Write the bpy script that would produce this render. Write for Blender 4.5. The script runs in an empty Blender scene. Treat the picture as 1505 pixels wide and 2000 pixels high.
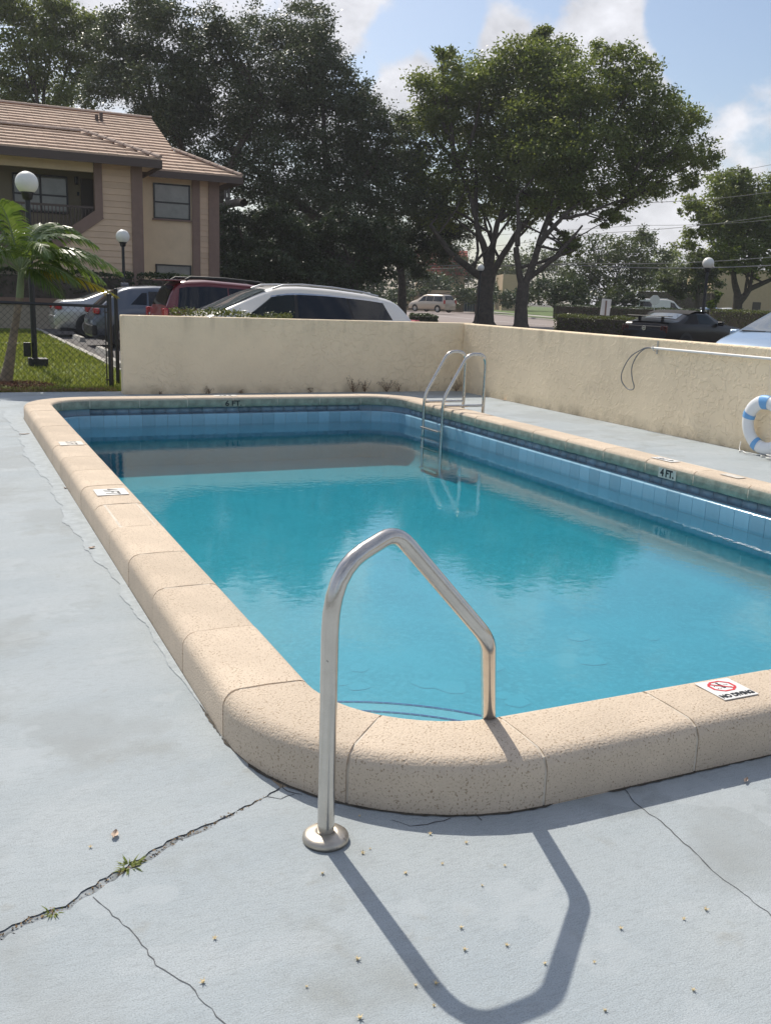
import bpy, bmesh, math, random
import numpy as np
from mathutils import Vector, Matrix

scene = bpy.context.scene
COL = scene.collection
RNG = np.random.default_rng(11)
random.seed(5)
rad = math.radians

# ------------------------------------------------------------------ camera
F_PX, PITCH, YAW, ROLL, EYE = 1852.7, 0.223076, 0.4378, 0.035409, 1.49
CX, CY = 752.5, 1000.0
Fv = Vector((math.sin(YAW) * math.cos(PITCH), math.cos(YAW) * math.cos(PITCH), -math.sin(PITCH)))
R0 = Vector((math.cos(YAW), -math.sin(YAW), 0.0))
U0 = R0.cross(Fv)
Rv = math.cos(ROLL) * R0 + math.sin(ROLL) * U0
Uv = -math.sin(ROLL) * R0 + math.cos(ROLL) * U0
CAM = Vector((0, 0, EYE))
cam_d = bpy.data.cameras.new('camera')
cam = bpy.data.objects.new('camera', cam_d)
COL.objects.link(cam)
cam.matrix_world = Matrix.Translation(CAM) @ Matrix((Rv, Uv, -Fv)).transposed().to_4x4()
cam_d.sensor_fit = 'VERTICAL'
cam_d.sensor_height = 36.0
cam_d.lens = F_PX / 2000.0 * 36.0
cam_d.clip_start = 0.05
cam_d.clip_end = 3000
scene.camera = cam


def ray(px, py):
    return Fv + Rv * ((px - CX) / F_PX) - Uv * ((py - CY) / F_PX)


def at(px, py, depth):
    """world point seen at a photo pixel at a given distance along the view axis"""
    return CAM + ray(px, py) * depth


def atz(px, py, z=0.0):
    d = ray(px, py)
    return CAM + d * ((z - EYE) / d.z)


def aty(px, py, y):
    d = ray(px, py)
    return CAM + d * (y / d.y)


# ------------------------------------------------------------------ light
SUN_AZ, SUN_EL = rad(92.8), rad(47.8)          # direction towards the sun, measured from +X
sun_dir = Vector((math.cos(SUN_AZ) * math.cos(SUN_EL), math.sin(SUN_AZ) * math.cos(SUN_EL), math.sin(SUN_EL)))
sl = bpy.data.lights.new('sun', 'SUN')
sl.energy = 2.6
sl.angle = rad(0.55)
sl.color = (1.0, 0.93, 0.82)
sun = bpy.data.objects.new('sun', sl)
COL.objects.link(sun)
sun.rotation_euler = sun_dir.to_track_quat('Z', 'Y').to_euler()

world = bpy.data.worlds.new('World')
scene.world = world
world.use_nodes = True
SKY_STRENGTH = 0.07


def build_world():
    nt = world.node_tree
    N, L = nt.nodes, nt.links
    N.clear()
    out = N.new('ShaderNodeOutputWorld')
    bg = N.new('ShaderNodeBackground')
    bg.inputs['Strength'].default_value = SKY_STRENGTH
    L.new(bg.outputs[0], out.inputs[0])
    sky = N.new('ShaderNodeTexSky')
    sky.sky_type = 'NISHITA'
    sky.sun_disc = False
    sky.sun_elevation = SUN_EL
    sky.sun_rotation = math.pi / 2 - SUN_AZ
    sky.air_density = 1.0
    sky.dust_density = 1.7
    sky.ozone_density = 2.2
    tc = N.new('ShaderNodeTexCoord')

    def math_(op, a, b=None, c=None, clamp=False):
        n = N.new('ShaderNodeMath')
        n.operation = op
        n.use_clamp = clamp
        for i, v in enumerate((a, b, c)):
            if v is None:
                continue
            if isinstance(v, (int, float)):
                n.inputs[i].default_value = v
            else:
                L.new(v, n.inputs[i])
        return n.outputs[0]

    def noise(scale, detail, vec, rough=0.55):
        n = N.new('ShaderNodeTexNoise')
        n.inputs['Scale'].default_value = scale
        n.inputs['Detail'].default_value = detail
        n.inputs['Roughness'].default_value = rough
        L.new(vec, n.inputs['Vector'])
        return n.outputs['Fac']
    mp = N.new('ShaderNodeMapping')
    mp.inputs['Scale'].default_value = (1, 1, 1.5)
    L.new(tc.outputs['Generated'], mp.inputs['Vector'])
    n1 = noise(13.0, 10, mp.outputs[0], 0.6)
    n2 = noise(2.2, 3, mp.outputs[0], 0.5)
    # cumulus heaps seen in the photograph, plus general noise cloud, thickened all round for fill light
    acc = None
    for px, py, r_in, r_out, w in ((1190, 90, 20, 150, .20), (1020, 110, 15, 110, .18), (1270, 180, 30, 110, .2), (1430, 185, 40, 110, .2),
                                   (780, 150, 15, 95, .28), (660, 40, 30, 130, .26), (300, -10, 60, 330, .10),
                                   (1470, 265, 20, 80, .20), (735, 30, 10, 60, .2), (1300, 420, 90, 260, .27), (1520, 70, 10, 60, .25)):
        d = ray(px, py).normalized()
        dp = N.new('ShaderNodeVectorMath')
        dp.operation = 'DOT_PRODUCT'
        L.new(tc.outputs['Generated'], dp.inputs[0])
        dp.inputs[1].default_value = d
        mr = N.new('ShaderNodeMapRange')
        mr.interpolation_type = 'SMOOTHSTEP'
        L.new(dp.outputs['Value'], mr.inputs['Value'])
        mr.inputs['From Min'].default_value = math.cos(r_out / F_PX)
        mr.inputs['From Max'].default_value = math.cos(r_in / F_PX)
        mr.inputs['To Min'].default_value = 0
        mr.inputs['To Max'].default_value = w
        acc = mr.outputs[0] if acc is None else math_('MAXIMUM', acc, mr.outputs[0])
    for px, py, r_in, r_out, w in ((1420, 50, 60, 150, .30), (1340, 110, 10, 60, .15), (1500, 240, 10, 60, .15), (830, 40, 20, 120, .22), (1050, 10, 10, 60, .1), (1320, 300, 20, 120, .12), (745, 95, 20, 70, .18), (1475, 330, 20, 80, .2), (690, 160, 10, 60, .2), (1340, 20, 20, 90, .25), (890, 40, 10, 60, .15)):
        d = ray(px, py).normalized()
        dp = N.new('ShaderNodeVectorMath')
        dp.operation = 'DOT_PRODUCT'
        L.new(tc.outputs['Generated'], dp.inputs[0])
        dp.inputs[1].default_value = d
        mr = N.new('ShaderNodeMapRange')
        mr.interpolation_type = 'SMOOTHSTEP'
        L.new(dp.outputs['Value'], mr.inputs['Value'])
        mr.inputs['From Min'].default_value = math.cos(r_out / F_PX)
        mr.inputs['From Max'].default_value = math.cos(r_in / F_PX)
        mr.inputs['To Min'].default_value = 0
        mr.inputs['To Max'].default_value = w
        acc = math_('SUBTRACT', acc, mr.outputs[0])
    s = math_('ADD', math_('MULTIPLY_ADD', n1, 0.75, acc), math_('MULTIPLY', n2, 0.30))
    cl = N.new('ShaderNodeMapRange')
    cl.interpolation_type = 'SMOOTHSTEP'
    L.new(s, cl.inputs['Value'])
    cl.inputs['From Min'].default_value = 0.455
    cl.inputs['From Max'].default_value = 0.66
    shade = N.new('ShaderNodeMapRange')
    L.new(noise(17.0, 8, mp.outputs[0], 0.62), shade.inputs['Value'])
    shade.inputs['From Min'].default_value = 0.3
    shade.inputs['From Max'].default_value = 0.7
    shade.inputs['To Min'].default_value = 0.36 / SKY_STRENGTH
    shade.inputs['To Max'].default_value = 0.58 / SKY_STRENGTH
    cc = N.new('ShaderNodeCombineColor')
    L.new(shade.outputs[0], cc.inputs[0])
    L.new(shade.outputs[0], cc.inputs[1])
    L.new(math_('MULTIPLY', shade.outputs[0], 1.05), cc.inputs[2])
    mix = N.new('ShaderNodeMix')
    mix.data_type = 'RGBA'
    L.new(math_('MULTIPLY', cl.outputs[0], 0.92), mix.inputs[0])
    L.new(sky.outputs[0], mix.inputs[6])
    L.new(cc.outputs[0], mix.inputs[7])
    L.new(mix.outputs[2], bg.inputs['Color'])


build_world()

vs = scene.view_settings
vs.view_transform = 'Standard'
vs.look = 'None'
vs.exposure = 0.78
vs.gamma = 1.0
vs.use_curve_mapping = False
scene.cycles.use_denoising = True
scene.cycles.max_bounces = 8
scene.cycles.transparent_max_bounces = 12
scene.cycles.caustics_reflective = False
scene.cycles.caustics_refractive = False


# ------------------------------------------------------------------ materials
MATS = {}


def mat(name, base, rough=0.7, metal=0.0, spec=0.5, var=0.0, vscale=3.0, bump=0.0, bscale=40.0, speck=None, coat=0.0, anis=None):
    """principled material: colour varied by noise, optional speckle (colour, scale, low, high), optional bump"""
    m = bpy.data.materials.new(name)
    m.use_nodes = True
    nt = m.node_tree
    N, L = nt.nodes, nt.links
    p = N['Principled BSDF']
    p.inputs['Roughness'].default_value = rough
    p.inputs['Metallic'].default_value = metal
    p.inputs['Specular IOR Level'].default_value = spec
    p.inputs['Coat Weight'].default_value = coat
    p.inputs['Coat Roughness'].default_value = 0.05
    p.inputs['Base Color'].default_value = (*base, 1)
    tc = N.new('ShaderNodeTexCoord')
    col = None
    if var:
        n = N.new('ShaderNodeTexNoise')
        n.inputs['Scale'].default_value = vscale
        n.inputs['Detail'].default_value = 6
        n.inputs['Roughness'].default_value = 0.62
        L.new(tc.outputs['Object'], n.inputs['Vector'])
        r = N.new('ShaderNodeValToRGB')
        r.color_ramp.elements[0].position = 0.3
        r.color_ramp.elements[1].position = 0.7
        r.color_ramp.elements[0].color = (*[c * (1 - var) for c in base], 1)
        r.color_ramp.elements[1].color = (*[min(1, c * (1 + var)) for c in base], 1)
        L.new(n.outputs['Fac'], r.inputs[0])
        col = r.outputs[0]
    if speck:
        sc, ss, lo, hi = speck
        n = N.new('ShaderNodeTexNoise')
        n.inputs['Scale'].default_value = ss
        n.inputs['Detail'].default_value = 4
        L.new(tc.outputs['Object'], n.inputs['Vector'])
        r = N.new('ShaderNodeMapRange')
        r.inputs['From Min'].default_value = lo
        r.inputs['From Max'].default_value = hi
        L.new(n.outputs['Fac'], r.inputs['Value'])
        mx = N.new('ShaderNodeMix')
        mx.data_type = 'RGBA'
        L.new(r.outputs[0], mx.inputs[0])
        if col:
            L.new(col, mx.inputs[6])
        else:
            mx.inputs[6].default_value = (*base, 1)
        mx.inputs[7].default_value = (*sc, 1)
        col = mx.outputs[2]
    if name in ('coping', 'tile_light', 'tile_dark', 'rooftile', 'ridgetile', 'siding'):
        # each block, tile or board has its own tone
        if not col:
            rg = N.new('ShaderNodeRGB')
            rg.outputs[0].default_value = (*base, 1)
            col = rg.outputs[0]
        oi = N.new('ShaderNodeObjectInfo')
        mr = N.new('ShaderNodeMapRange')
        amt = {'coping': .07, 'tile_light': .14, 'tile_dark': .2, 'siding': .06}.get(name, .06)
        mr.inputs['To Min'].default_value = 1 - amt
        mr.inputs['To Max'].default_value = 1 + amt
        L.new(oi.outputs['Random'], mr.inputs['Value'])
        vm = N.new('ShaderNodeVectorMath')
        vm.operation = 'SCALE'
        L.new(col, vm.inputs[0])
        L.new(mr.outputs[0], vm.inputs['Scale'])
        col = vm.outputs[0]
    if col:
        L.new(col, p.inputs['Base Color'])
    if bump:
        n = N.new('ShaderNodeTexNoise')
        n.inputs['Scale'].default_value = bscale
        n.inputs['Detail'].default_value = 5
        L.new(tc.outputs['Object'], n.inputs['Vector'])
        b = N.new('ShaderNodeBump')
        b.inputs['Strength'].default_value = bump
        b.inputs['Distance'].default_value = 0.02
        L.new(n.outputs['Fac'], b.inputs['Height'])
        L.new(b.outputs[0], p.inputs['Normal'])
    MATS[name] = m
    return m


def leafmat(name, c1, c2, trans=0.35, rough=0.45, spec=0.4):
    m = bpy.data.materials.new(name)
    m.use_nodes = True
    nt = m.node_tree
    N, L = nt.nodes, nt.links
    p = N['Principled BSDF']
    out = N['Material Output']
    at_ = N.new('ShaderNodeAttribute')
    at_.attribute_name = 'tint'
    r = N.new('ShaderNodeMix')
    r.data_type = 'RGBA'
    r.inputs[6].default_value = (*c1, 1)
    r.inputs[7].default_value = (*c2, 1)
    L.new(at_.outputs['Fac'], r.inputs[0])
    L.new(r.outputs[2], p.inputs['Base Color'])
    p.inputs['Roughness'].default_value = rough
    p.inputs['Specular IOR Level'].default_value = spec
    t = N.new('ShaderNodeBsdfTranslucent')
    hs = N.new('ShaderNodeHueSaturation')
    hs.inputs['Hue'].default_value = 0.48
    hs.inputs['Saturation'].default_value = 1.1
    hs.inputs['Value'].default_value = 1.5
    L.new(r.outputs[2], hs.inputs['Color'])
    L.new(hs.outputs[0], t.inputs['Color'])
    mx = N.new('ShaderNodeMixShader')
    mx.inputs[0].default_value = trans
    L.new(p.outputs[0], mx.inputs[1])
    L.new(t.outputs[0], mx.inputs[2])
    L.new(mx.outputs[0], out.inputs[0])
    MATS[name] = m
    return m


mat('coping', (0.63, 0.525, 0.41), 0.9, var=0.07, vscale=4, bump=0.32, bscale=130, speck=((0.33, 0.245, 0.165), 150, 0.56, 0.68), spec=0.2)
mat('coping_inner', (0.36, 0.36, 0.29), 0.8, var=0.35, vscale=9, bump=0.2, bscale=60, spec=0.2)  # green-grey tint paints in teal light thrown up by the water
mat('mortar', (0.66, 0.60, 0.51), 0.95, var=0.2, vscale=9)
mat('tile_light', (0.27, 0.47, 0.60), 0.12, var=0.12, vscale=2.5, spec=0.5)
mat('tile_dark', (0.24, 0.30, 0.37), 0.3, var=0.2, vscale=2.5)  # dark tile, tone also includes shade under the coping
mat('grout', (0.30, 0.36, 0.40), 0.9, var=0.15)
mat('basin', (0.085, 0.395, 0.465), 0.8, var=0.10, vscale=1.5, speck=((0.12, 0.46, 0.55), 34.0, 0.45, 0.75))  # pale speckle paints caustic ripple light into the floor
mat('step_line', (0.01, 0.05, 0.22), 0.3)
mat('steel', (0.60, 0.57, 0.53), 0.22, metal=1.0, var=0.08, vscale=14, bump=0.03, bscale=150)
mat('steel_worn', (0.50, 0.46, 0.40), 0.46, metal=1.0, var=0.2, vscale=12, bump=0.05, bscale=120, speck=((0.20, 0.12, 0.06), 30, 0.64, 0.72))
mat('hoop_grey', (0.16, 0.17, 0.18), 0.5)
mat('alu', (0.55, 0.56, 0.57), 0.35, metal=0.9)
mat('white_paint', (0.78, 0.78, 0.76), 0.5, var=0.05)
mat('sticker', (0.78, 0.77, 0.74), 0.4, var=0.06, vscale=20)
mat('sticker_worn', (0.62, 0.58, 0.51), 0.6, var=0.2, vscale=30)
mat('black_print', (0.012, 0.013, 0.015), 0.5)
mat('red_print', (0.62, 0.04, 0.05), 0.5)
mat('ring_white', (0.80, 0.82, 0.84), 0.45, var=0.04)
mat('ring_blue', (0.16, 0.40, 0.74), 0.5)
mat('rope', (0.75, 0.74, 0.70), 0.9)
mat('black_metal', (0.012, 0.013, 0.016), 0.45)
mat('globe', (0.80, 0.79, 0.74), 0.35, var=0.03)
mat('bark', (0.075, 0.062, 0.05), 0.95, var=0.35, vscale=5, bump=0.6, bscale=18)
mat('bark_light', (0.17, 0.15, 0.125), 0.95, var=0.3, vscale=4, bump=0.6, bscale=18)
mat('palm_bark', (0.25, 0.20, 0.15), 0.95, var=0.3, vscale=9, bump=0.5, bscale=30)
mat('crownshaft', (0.22, 0.27, 0.14), 0.6, var=0.2, vscale=6)
mat('asphalt', (0.095, 0.088, 0.085), 0.9, var=0.2, vscale=1.3, bump=0.2, bscale=80)
mat('road', (0.27, 0.225, 0.21), 0.9, var=0.08, vscale=0.6)
mat('concrete', (0.40, 0.38, 0.34), 0.9, var=0.15, vscale=4, bump=0.2, bscale=60)
mat('lawn', (0.12, 0.155, 0.035), 0.95, var=0.35, vscale=2.5)
mat('verge', (0.085, 0.13, 0.025), 0.95, var=0.3, vscale=0.7)
mat('soil', (0.07, 0.062, 0.04), 0.98, var=0.3, vscale=0.4)
mat('mulch', (0.16, 0.065, 0.045), 0.95, var=0.5, vscale=30)
mat('litter', (0.25, 0.17, 0.09), 0.9, var=0.4, vscale=60)
mat('deadplant', (0.19, 0.12, 0.075), 0.9, var=0.3, vscale=20)
mat('siding', (0.68, 0.495, 0.345), 0.75, var=0.06, vscale=2)
mat('bldg_stucco', (0.76, 0.60, 0.41), 0.9, var=0.06, vscale=2, bump=0.15, bscale=30)
mat('trim', (0.25, 0.165, 0.13), 0.7, var=0.1, vscale=3)
mat('fascia', (0.095, 0.07, 0.06), 0.7)
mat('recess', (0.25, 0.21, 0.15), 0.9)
mat('door', (0.075, 0.06, 0.05), 0.6)
mat('rooftile', (0.56, 0.405, 0.30), 0.85, var=0.16, vscale=2.2, bump=0.2, bscale=20)
mat('ridgetile', (0.46, 0.34, 0.27), 0.85, var=0.2, vscale=3)
mat('roof_under', (0.09, 0.065, 0.05), 0.9)
mat('win_frame', (0.015, 0.014, 0.014), 0.4)
mat('blind', (0.42, 0.42, 0.39), 0.6, var=0.05)
mat('planter', (0.36, 0.31, 0.24), 0.9, var=0.06)
mat('planter_cap', (0.19, 0.12, 0.09), 0.8)
mat('glass_dark', (0.012, 0.013, 0.015), 0.04, spec=0.6)
mat('glass_ws', (0.10, 0.12, 0.13), 0.03, spec=1.0).node_tree.nodes['Principled BSDF'].inputs['IOR'].default_value = 2.1
mat('rubber', (0.02, 0.02, 0.02), 0.8)
mat('rim', (0.5, 0.5, 0.5), 0.3, metal=0.9)
mat('car_white', (0.80, 0.78, 0.73), 0.3, coat=0.8, spec=0.5)
mat('car_silver', (0.45, 0.46, 0.47), 0.32, metal=0.5, coat=0.7)
mat('car_red', (0.135, 0.016, 0.022), 0.3, coat=0.8)
mat('car_grey', (0.10, 0.12, 0.155), 0.3, metal=0.3, coat=0.7)
mat('car_black', (0.006, 0.006, 0.007), 0.3, coat=0.2, spec=0.25)
mat('car_blue', (0.30, 0.41, 0.55), 0.3, metal=0.35, coat=0.8)
mat('car_beige', (0.47, 0.40, 0.32), 0.35, metal=0.3, coat=0.6)
mat('car_plastic', (0.02, 0.02, 0.022), 0.6)
mat('soft_top', (0.018, 0.017, 0.018), 0.9)
mat('taillight', (0.40, 0.015, 0.02), 0.15, coat=0.6)
mat('taillight_dark', (0.06, 0.006, 0.008), 0.15, coat=0.6)
mat('headlight', (0.50, 0.46, 0.38), 0.12, coat=0.8)
mat('chrome', (0.75, 0.75, 0.75), 0.15, metal=1.0)
mat('seat_beige', (0.50, 0.45, 0.38), 0.8)
mat('house_wall', (0.52, 0.40, 0.26), 0.9, var=0.05)
mat('house_roof', (0.36, 0.075, 0.05), 0.8, var=0.15, vscale=4)
mat('bin_blue', (0.03, 0.06, 0.10), 0.5)
mat('wire', (0.30, 0.30, 0.30), 0.6)
mat('blossom', (0.62, 0.50, 0.28), 0.8, var=0.2, vscale=60)
mat('dead_leaf', (0.58, 0.46, 0.36), 0.8, var=0.3, vscale=80)
mat('crack_dirt', (0.24, 0.265, 0.28), 0.95, var=0.45, vscale=25, bump=0.5, bscale=40)
mat('foot_dirt', (0.085, 0.075, 0.06), 0.98, var=0.5, vscale=30)
mat('hairline', (0.10, 0.105, 0.11), 0.95)
mat('caulk', (0.385, 0.425, 0.445), 0.9, var=0.14, vscale=14, bump=0.35, bscale=60)
leafmat('leaf_oak', (0.042, 0.064, 0.028), (0.090, 0.118, 0.056), 0.26)
leafmat('leaf_main', (0.075, 0.122, 0.028), (0.175, 0.215, 0.060), 0.40)
leafmat('leaf_dark', (0.026, 0.046, 0.019), (0.065, 0.095, 0.036), 0.25)
leafmat('leaf_pale', (0.048, 0.075, 0.026), (0.105, 0.135, 0.050), 0.30)
leafmat('leaf_bright', (0.060, 0.105, 0.020), (0.120, 0.170, 0.040), 0.38)
leafmat('leaf_hedge', (0.055, 0.080, 0.020), (0.110, 0.130, 0.040), 0.30)
leafmat('leaf_palm', (0.062, 0.118, 0.024), (0.125, 0.185, 0.045), 0.36, rough=0.36, spec=0.45)
leafmat('leaf_palm_yellow', (0.22, 0.22, 0.02), (0.34, 0.27, 0.03), 0.35, rough=0.35)
leafmat('grass_blade', (0.12, 0.17, 0.03), (0.25, 0.28, 0.08), 0.35, rough=0.6, spec=0.2)


def stucco(name, base):
    """trowelled stucco: raised smears, patches of smooth repair, dirt along foot and top edge"""
    m = mat(name, base, 0.92, var=0.06, vscale=1.6, spec=0.2)
    nt = m.node_tree
    N, L = nt.nodes, nt.links
    p = N['Principled BSDF']
    tc = N.new('ShaderNodeTexCoord')
    w = N.new('ShaderNodeTexNoise')
    w.inputs['Scale'].default_value = 8
    w.inputs['Detail'].default_value = 2
    L.new(tc.outputs['Object'], w.inputs['Vector'])
    va = N.new('ShaderNodeVectorMath')
    va.operation = 'MULTIPLY_ADD'
    L.new(w.outputs['Color'], va.inputs[0])
    va.inputs[1].default_value = (0.16, 0.16, 0.16)
    L.new(tc.outputs['Object'], va.inputs[2])
    n = N.new('ShaderNodeTexNoise')
    n.inputs['Scale'].default_value = 15
    n.inputs['Detail'].default_value = 3
    n.inputs['Roughness'].default_value = 0.5
    L.new(va.outputs[0], n.inputs['Vector'])
    r = N.new('ShaderNodeMapRange')
    r.interpolation_type = 'SMOOTHSTEP'
    r.inputs['From Min'].default_value = 0.50
    r.inputs['From Max'].default_value = 0.60
    L.new(n.outputs['Fac'], r.inputs['Value'])
    n2 = N.new('ShaderNodeTexNoise')
    n2.inputs['Scale'].default_value = 0.55
    n2.inputs['Detail'].default_value = 1
    L.new(tc.outputs['Object'], n2.inputs['Vector'])
    r2 = N.new('ShaderNodeMapRange')
    r2.inputs['From Min'].default_value = 0.40
    r2.inputs['From Max'].default_value = 0.52
    r2.inputs['To Min'].default_value = 0.25
    L.new(n2.outputs['Fac'], r2.inputs['Value'])
    mu = N.new('ShaderNodeMath')
    mu.operation = 'MULTIPLY'
    L.new(r.outputs[0], mu.inputs[0])
    L.new(r2.outputs[0], mu.inputs[1])
    b = N.new('ShaderNodeBump')
    b.inputs['Strength'].default_value = 0.7
    b.inputs['Distance'].default_value = 0.011
    L.new(mu.outputs[0], b.inputs['Height'])
    L.new(b.outputs[0], p.inputs['Normal'])
    # weathering: splash-back dirt along the foot, faint runs from the top, grey smudges
    src = p.inputs['Base Color'].links[0].from_socket
    geo = N.new('ShaderNodeNewGeometry')
    sep = N.new('ShaderNodeSeparateXYZ')
    L.new(geo.outputs['Position'], sep.inputs[0])

    def layer(src, fac_in, lo, hi, zlo, zhi, col, amount):
        nf = N.new('ShaderNodeMapRange')
        nf.inputs['From Min'].default_value = lo
        nf.inputs['From Max'].default_value = hi
        L.new(fac_in, nf.inputs['Value'])
        zf = N.new('ShaderNodeMapRange')
        zf.inputs['From Min'].default_value = zlo
        zf.inputs['From Max'].default_value = zhi
        L.new(sep.outputs['Z'], zf.inputs['Value'])
        mm = N.new('ShaderNodeMath')
        mm.operation = 'MULTIPLY'
        L.new(nf.outputs[0], mm.inputs[0])
        L.new(zf.outputs[0], mm.inputs[1])
        m2 = N.new('ShaderNodeMath')
        m2.operation = 'MULTIPLY'
        m2.inputs[1].default_value = amount
        L.new(mm.outputs[0], m2.inputs[0])
        mx = N.new('ShaderNodeMix')
        mx.data_type = 'RGBA'
        L.new(m2.outputs[0], mx.inputs[0])
        L.new(src, mx.inputs[6])
        mx.inputs[7].default_value = (*col, 1)
        return mx.outputs[2]

    def nz(scale, mapscale):
        mp = N.new('ShaderNodeMapping')
        mp.inputs['Scale'].default_value = mapscale
        L.new(geo.outputs['Position'], mp.inputs['Vector'])
        q = N.new('ShaderNodeTexNoise')
        q.inputs['Scale'].default_value = scale
        q.inputs['Detail'].default_value = 5
        L.new(mp.outputs[0], q.inputs['Vector'])
        return q.outputs['Fac']
    c = layer(src, nz(4.0, (1, 1, .6)), 0.35, 0.75, 0.16, 0.0, (0.22, 0.17, 0.11), 0.8)
    c = layer(c, nz(6.0, (1, 1, .08)), 0.54, 0.75, 0.75, 1.1, (0.42, 0.35, 0.24), 0.45)
    c = layer(c, nz(1.3, (1, 1, 1.6)), 0.60, 0.80, -5.0, -4.0, (0.48, 0.40, 0.30), 0.22)
    c = layer(c, nz(30.0, (1, 1, 1)), 0.66, 0.74, -5.0, -4.0, (0.36, 0.30, 0.22), 0.5)
    L.new(c, p.inputs['Base Color'])
    return m


stucco('stucco', (0.89, 0.74, 0.525))


def deck_material():
    m = mat('deck', (0.355, 0.405, 0.435), 0.85, spec=0.3)
    nt = m.node_tree
    N, L = nt.nodes, nt.links
    p = N['Principled BSDF']
    tc = N.new('ShaderNodeTexCoord')

    def noise(scale, detail, mapscale=(1, 1, 1)):
        mp = N.new('ShaderNodeMapping')
        mp.inputs['Scale'].default_value = mapscale
        L.new(tc.outputs['Object'], mp.inputs['Vector'])
        n = N.new('ShaderNodeTexNoise')
        n.inputs['Scale'].default_value = scale
        n.inputs['Detail'].default_value = detail
        n.inputs['Roughness'].default_value = 0.6
        L.new(mp.outputs[0], n.inputs['Vector'])
        return n.outputs['Fac']

    def mixc(fac, a, b_):
        mx = N.new('ShaderNodeMix')
        mx.data_type = 'RGBA'
        L.new(fac, mx.inputs[0])
        if isinstance(a, tuple):
            mx.inputs[6].default_value = (*a, 1)
        else:
            L.new(a, mx.inputs[6])
        mx.inputs[7].default_value = (*b_, 1)
        return mx.outputs[2]

    def rng(v, lo, hi, to=1.0):
        r = N.new('ShaderNodeMapRange')
        r.inputs['From Min'].default_value = lo
        r.inputs['From Max'].default_value = hi
        r.inputs['To Max'].default_value = to
        L.new(v, r.inputs['Value'])
        return r.outputs[0]
    c = mixc(rng(noise(1.1, 5), 0.35, 0.65), (0.375, 0.425, 0.455), (0.42, 0.46, 0.475))
    c = mixc(rng(noise(1.0, 3, (0.35, 2.6, 1)), 0.50, 0.58, 0.55), c, (0.43, 0.475, 0.50))     # roller laps
    c = mixc(rng(noise(1.9, 7), 0.54, 0.72, 0.75), c, (0.27, 0.28, 0.26))
    c = mixc(rng(noise(7, 6), 0.62, 0.74, 0.5), c, (0.30, 0.29, 0.25))
    c = mixc(rng(noise(1.6, 2, (1.0, 1.9, 1)), 0.60, 0.615, 0.45), c, (0.45, 0.49, 0.51))                          # grime
    c = mixc(rng(noise(250, 4), 0.48, 0.64, 0.6), c, (0.225, 0.25, 0.26))                       # grit
    c = mixc(rng(noise(55, 3), 0.60, 0.72, 0.35), c, (0.46, 0.50, 0.52))
    c = mixc(rng(noise(110, 5, (0.22, 1, 1)), 0.50, 0.68, 0.45), c, (0.27, 0.295, 0.305))
    c = mixc(rng(noise(0.9, 4), 0.52, 0.58, 0.5), c, (0.31, 0.335, 0.34))
    c = mixc(rng(noise(2.6, 3), 0.60, 0.62, 0.4), c, (0.43, 0.47, 0.49))
    c = mixc(rng(noise(420, 2), 0.60, 0.68, 0.5), c, (0.14, 0.15, 0.155))
    L.new(c, p.inputs['Base Color'])
    b = N.new('ShaderNodeBump')
    b.inputs['Strength'].default_value = 0.4
    b.inputs['Distance'].default_value = 0.008
    L.new(noise(270, 5, (.6, 1, 1)), b.inputs['Height'])
    b2 = N.new('ShaderNodeBump')
    b2.inputs['Strength'].default_value = 0.2
    b2.inputs['Distance'].default_value = 0.03
    L.new(noise(3.5, 4), b2.inputs['Height'])
    L.new(b2.outputs[0], b.inputs['Normal'])
    L.new(b.outputs[0], p.inputs['Normal'])


deck_material()


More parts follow.
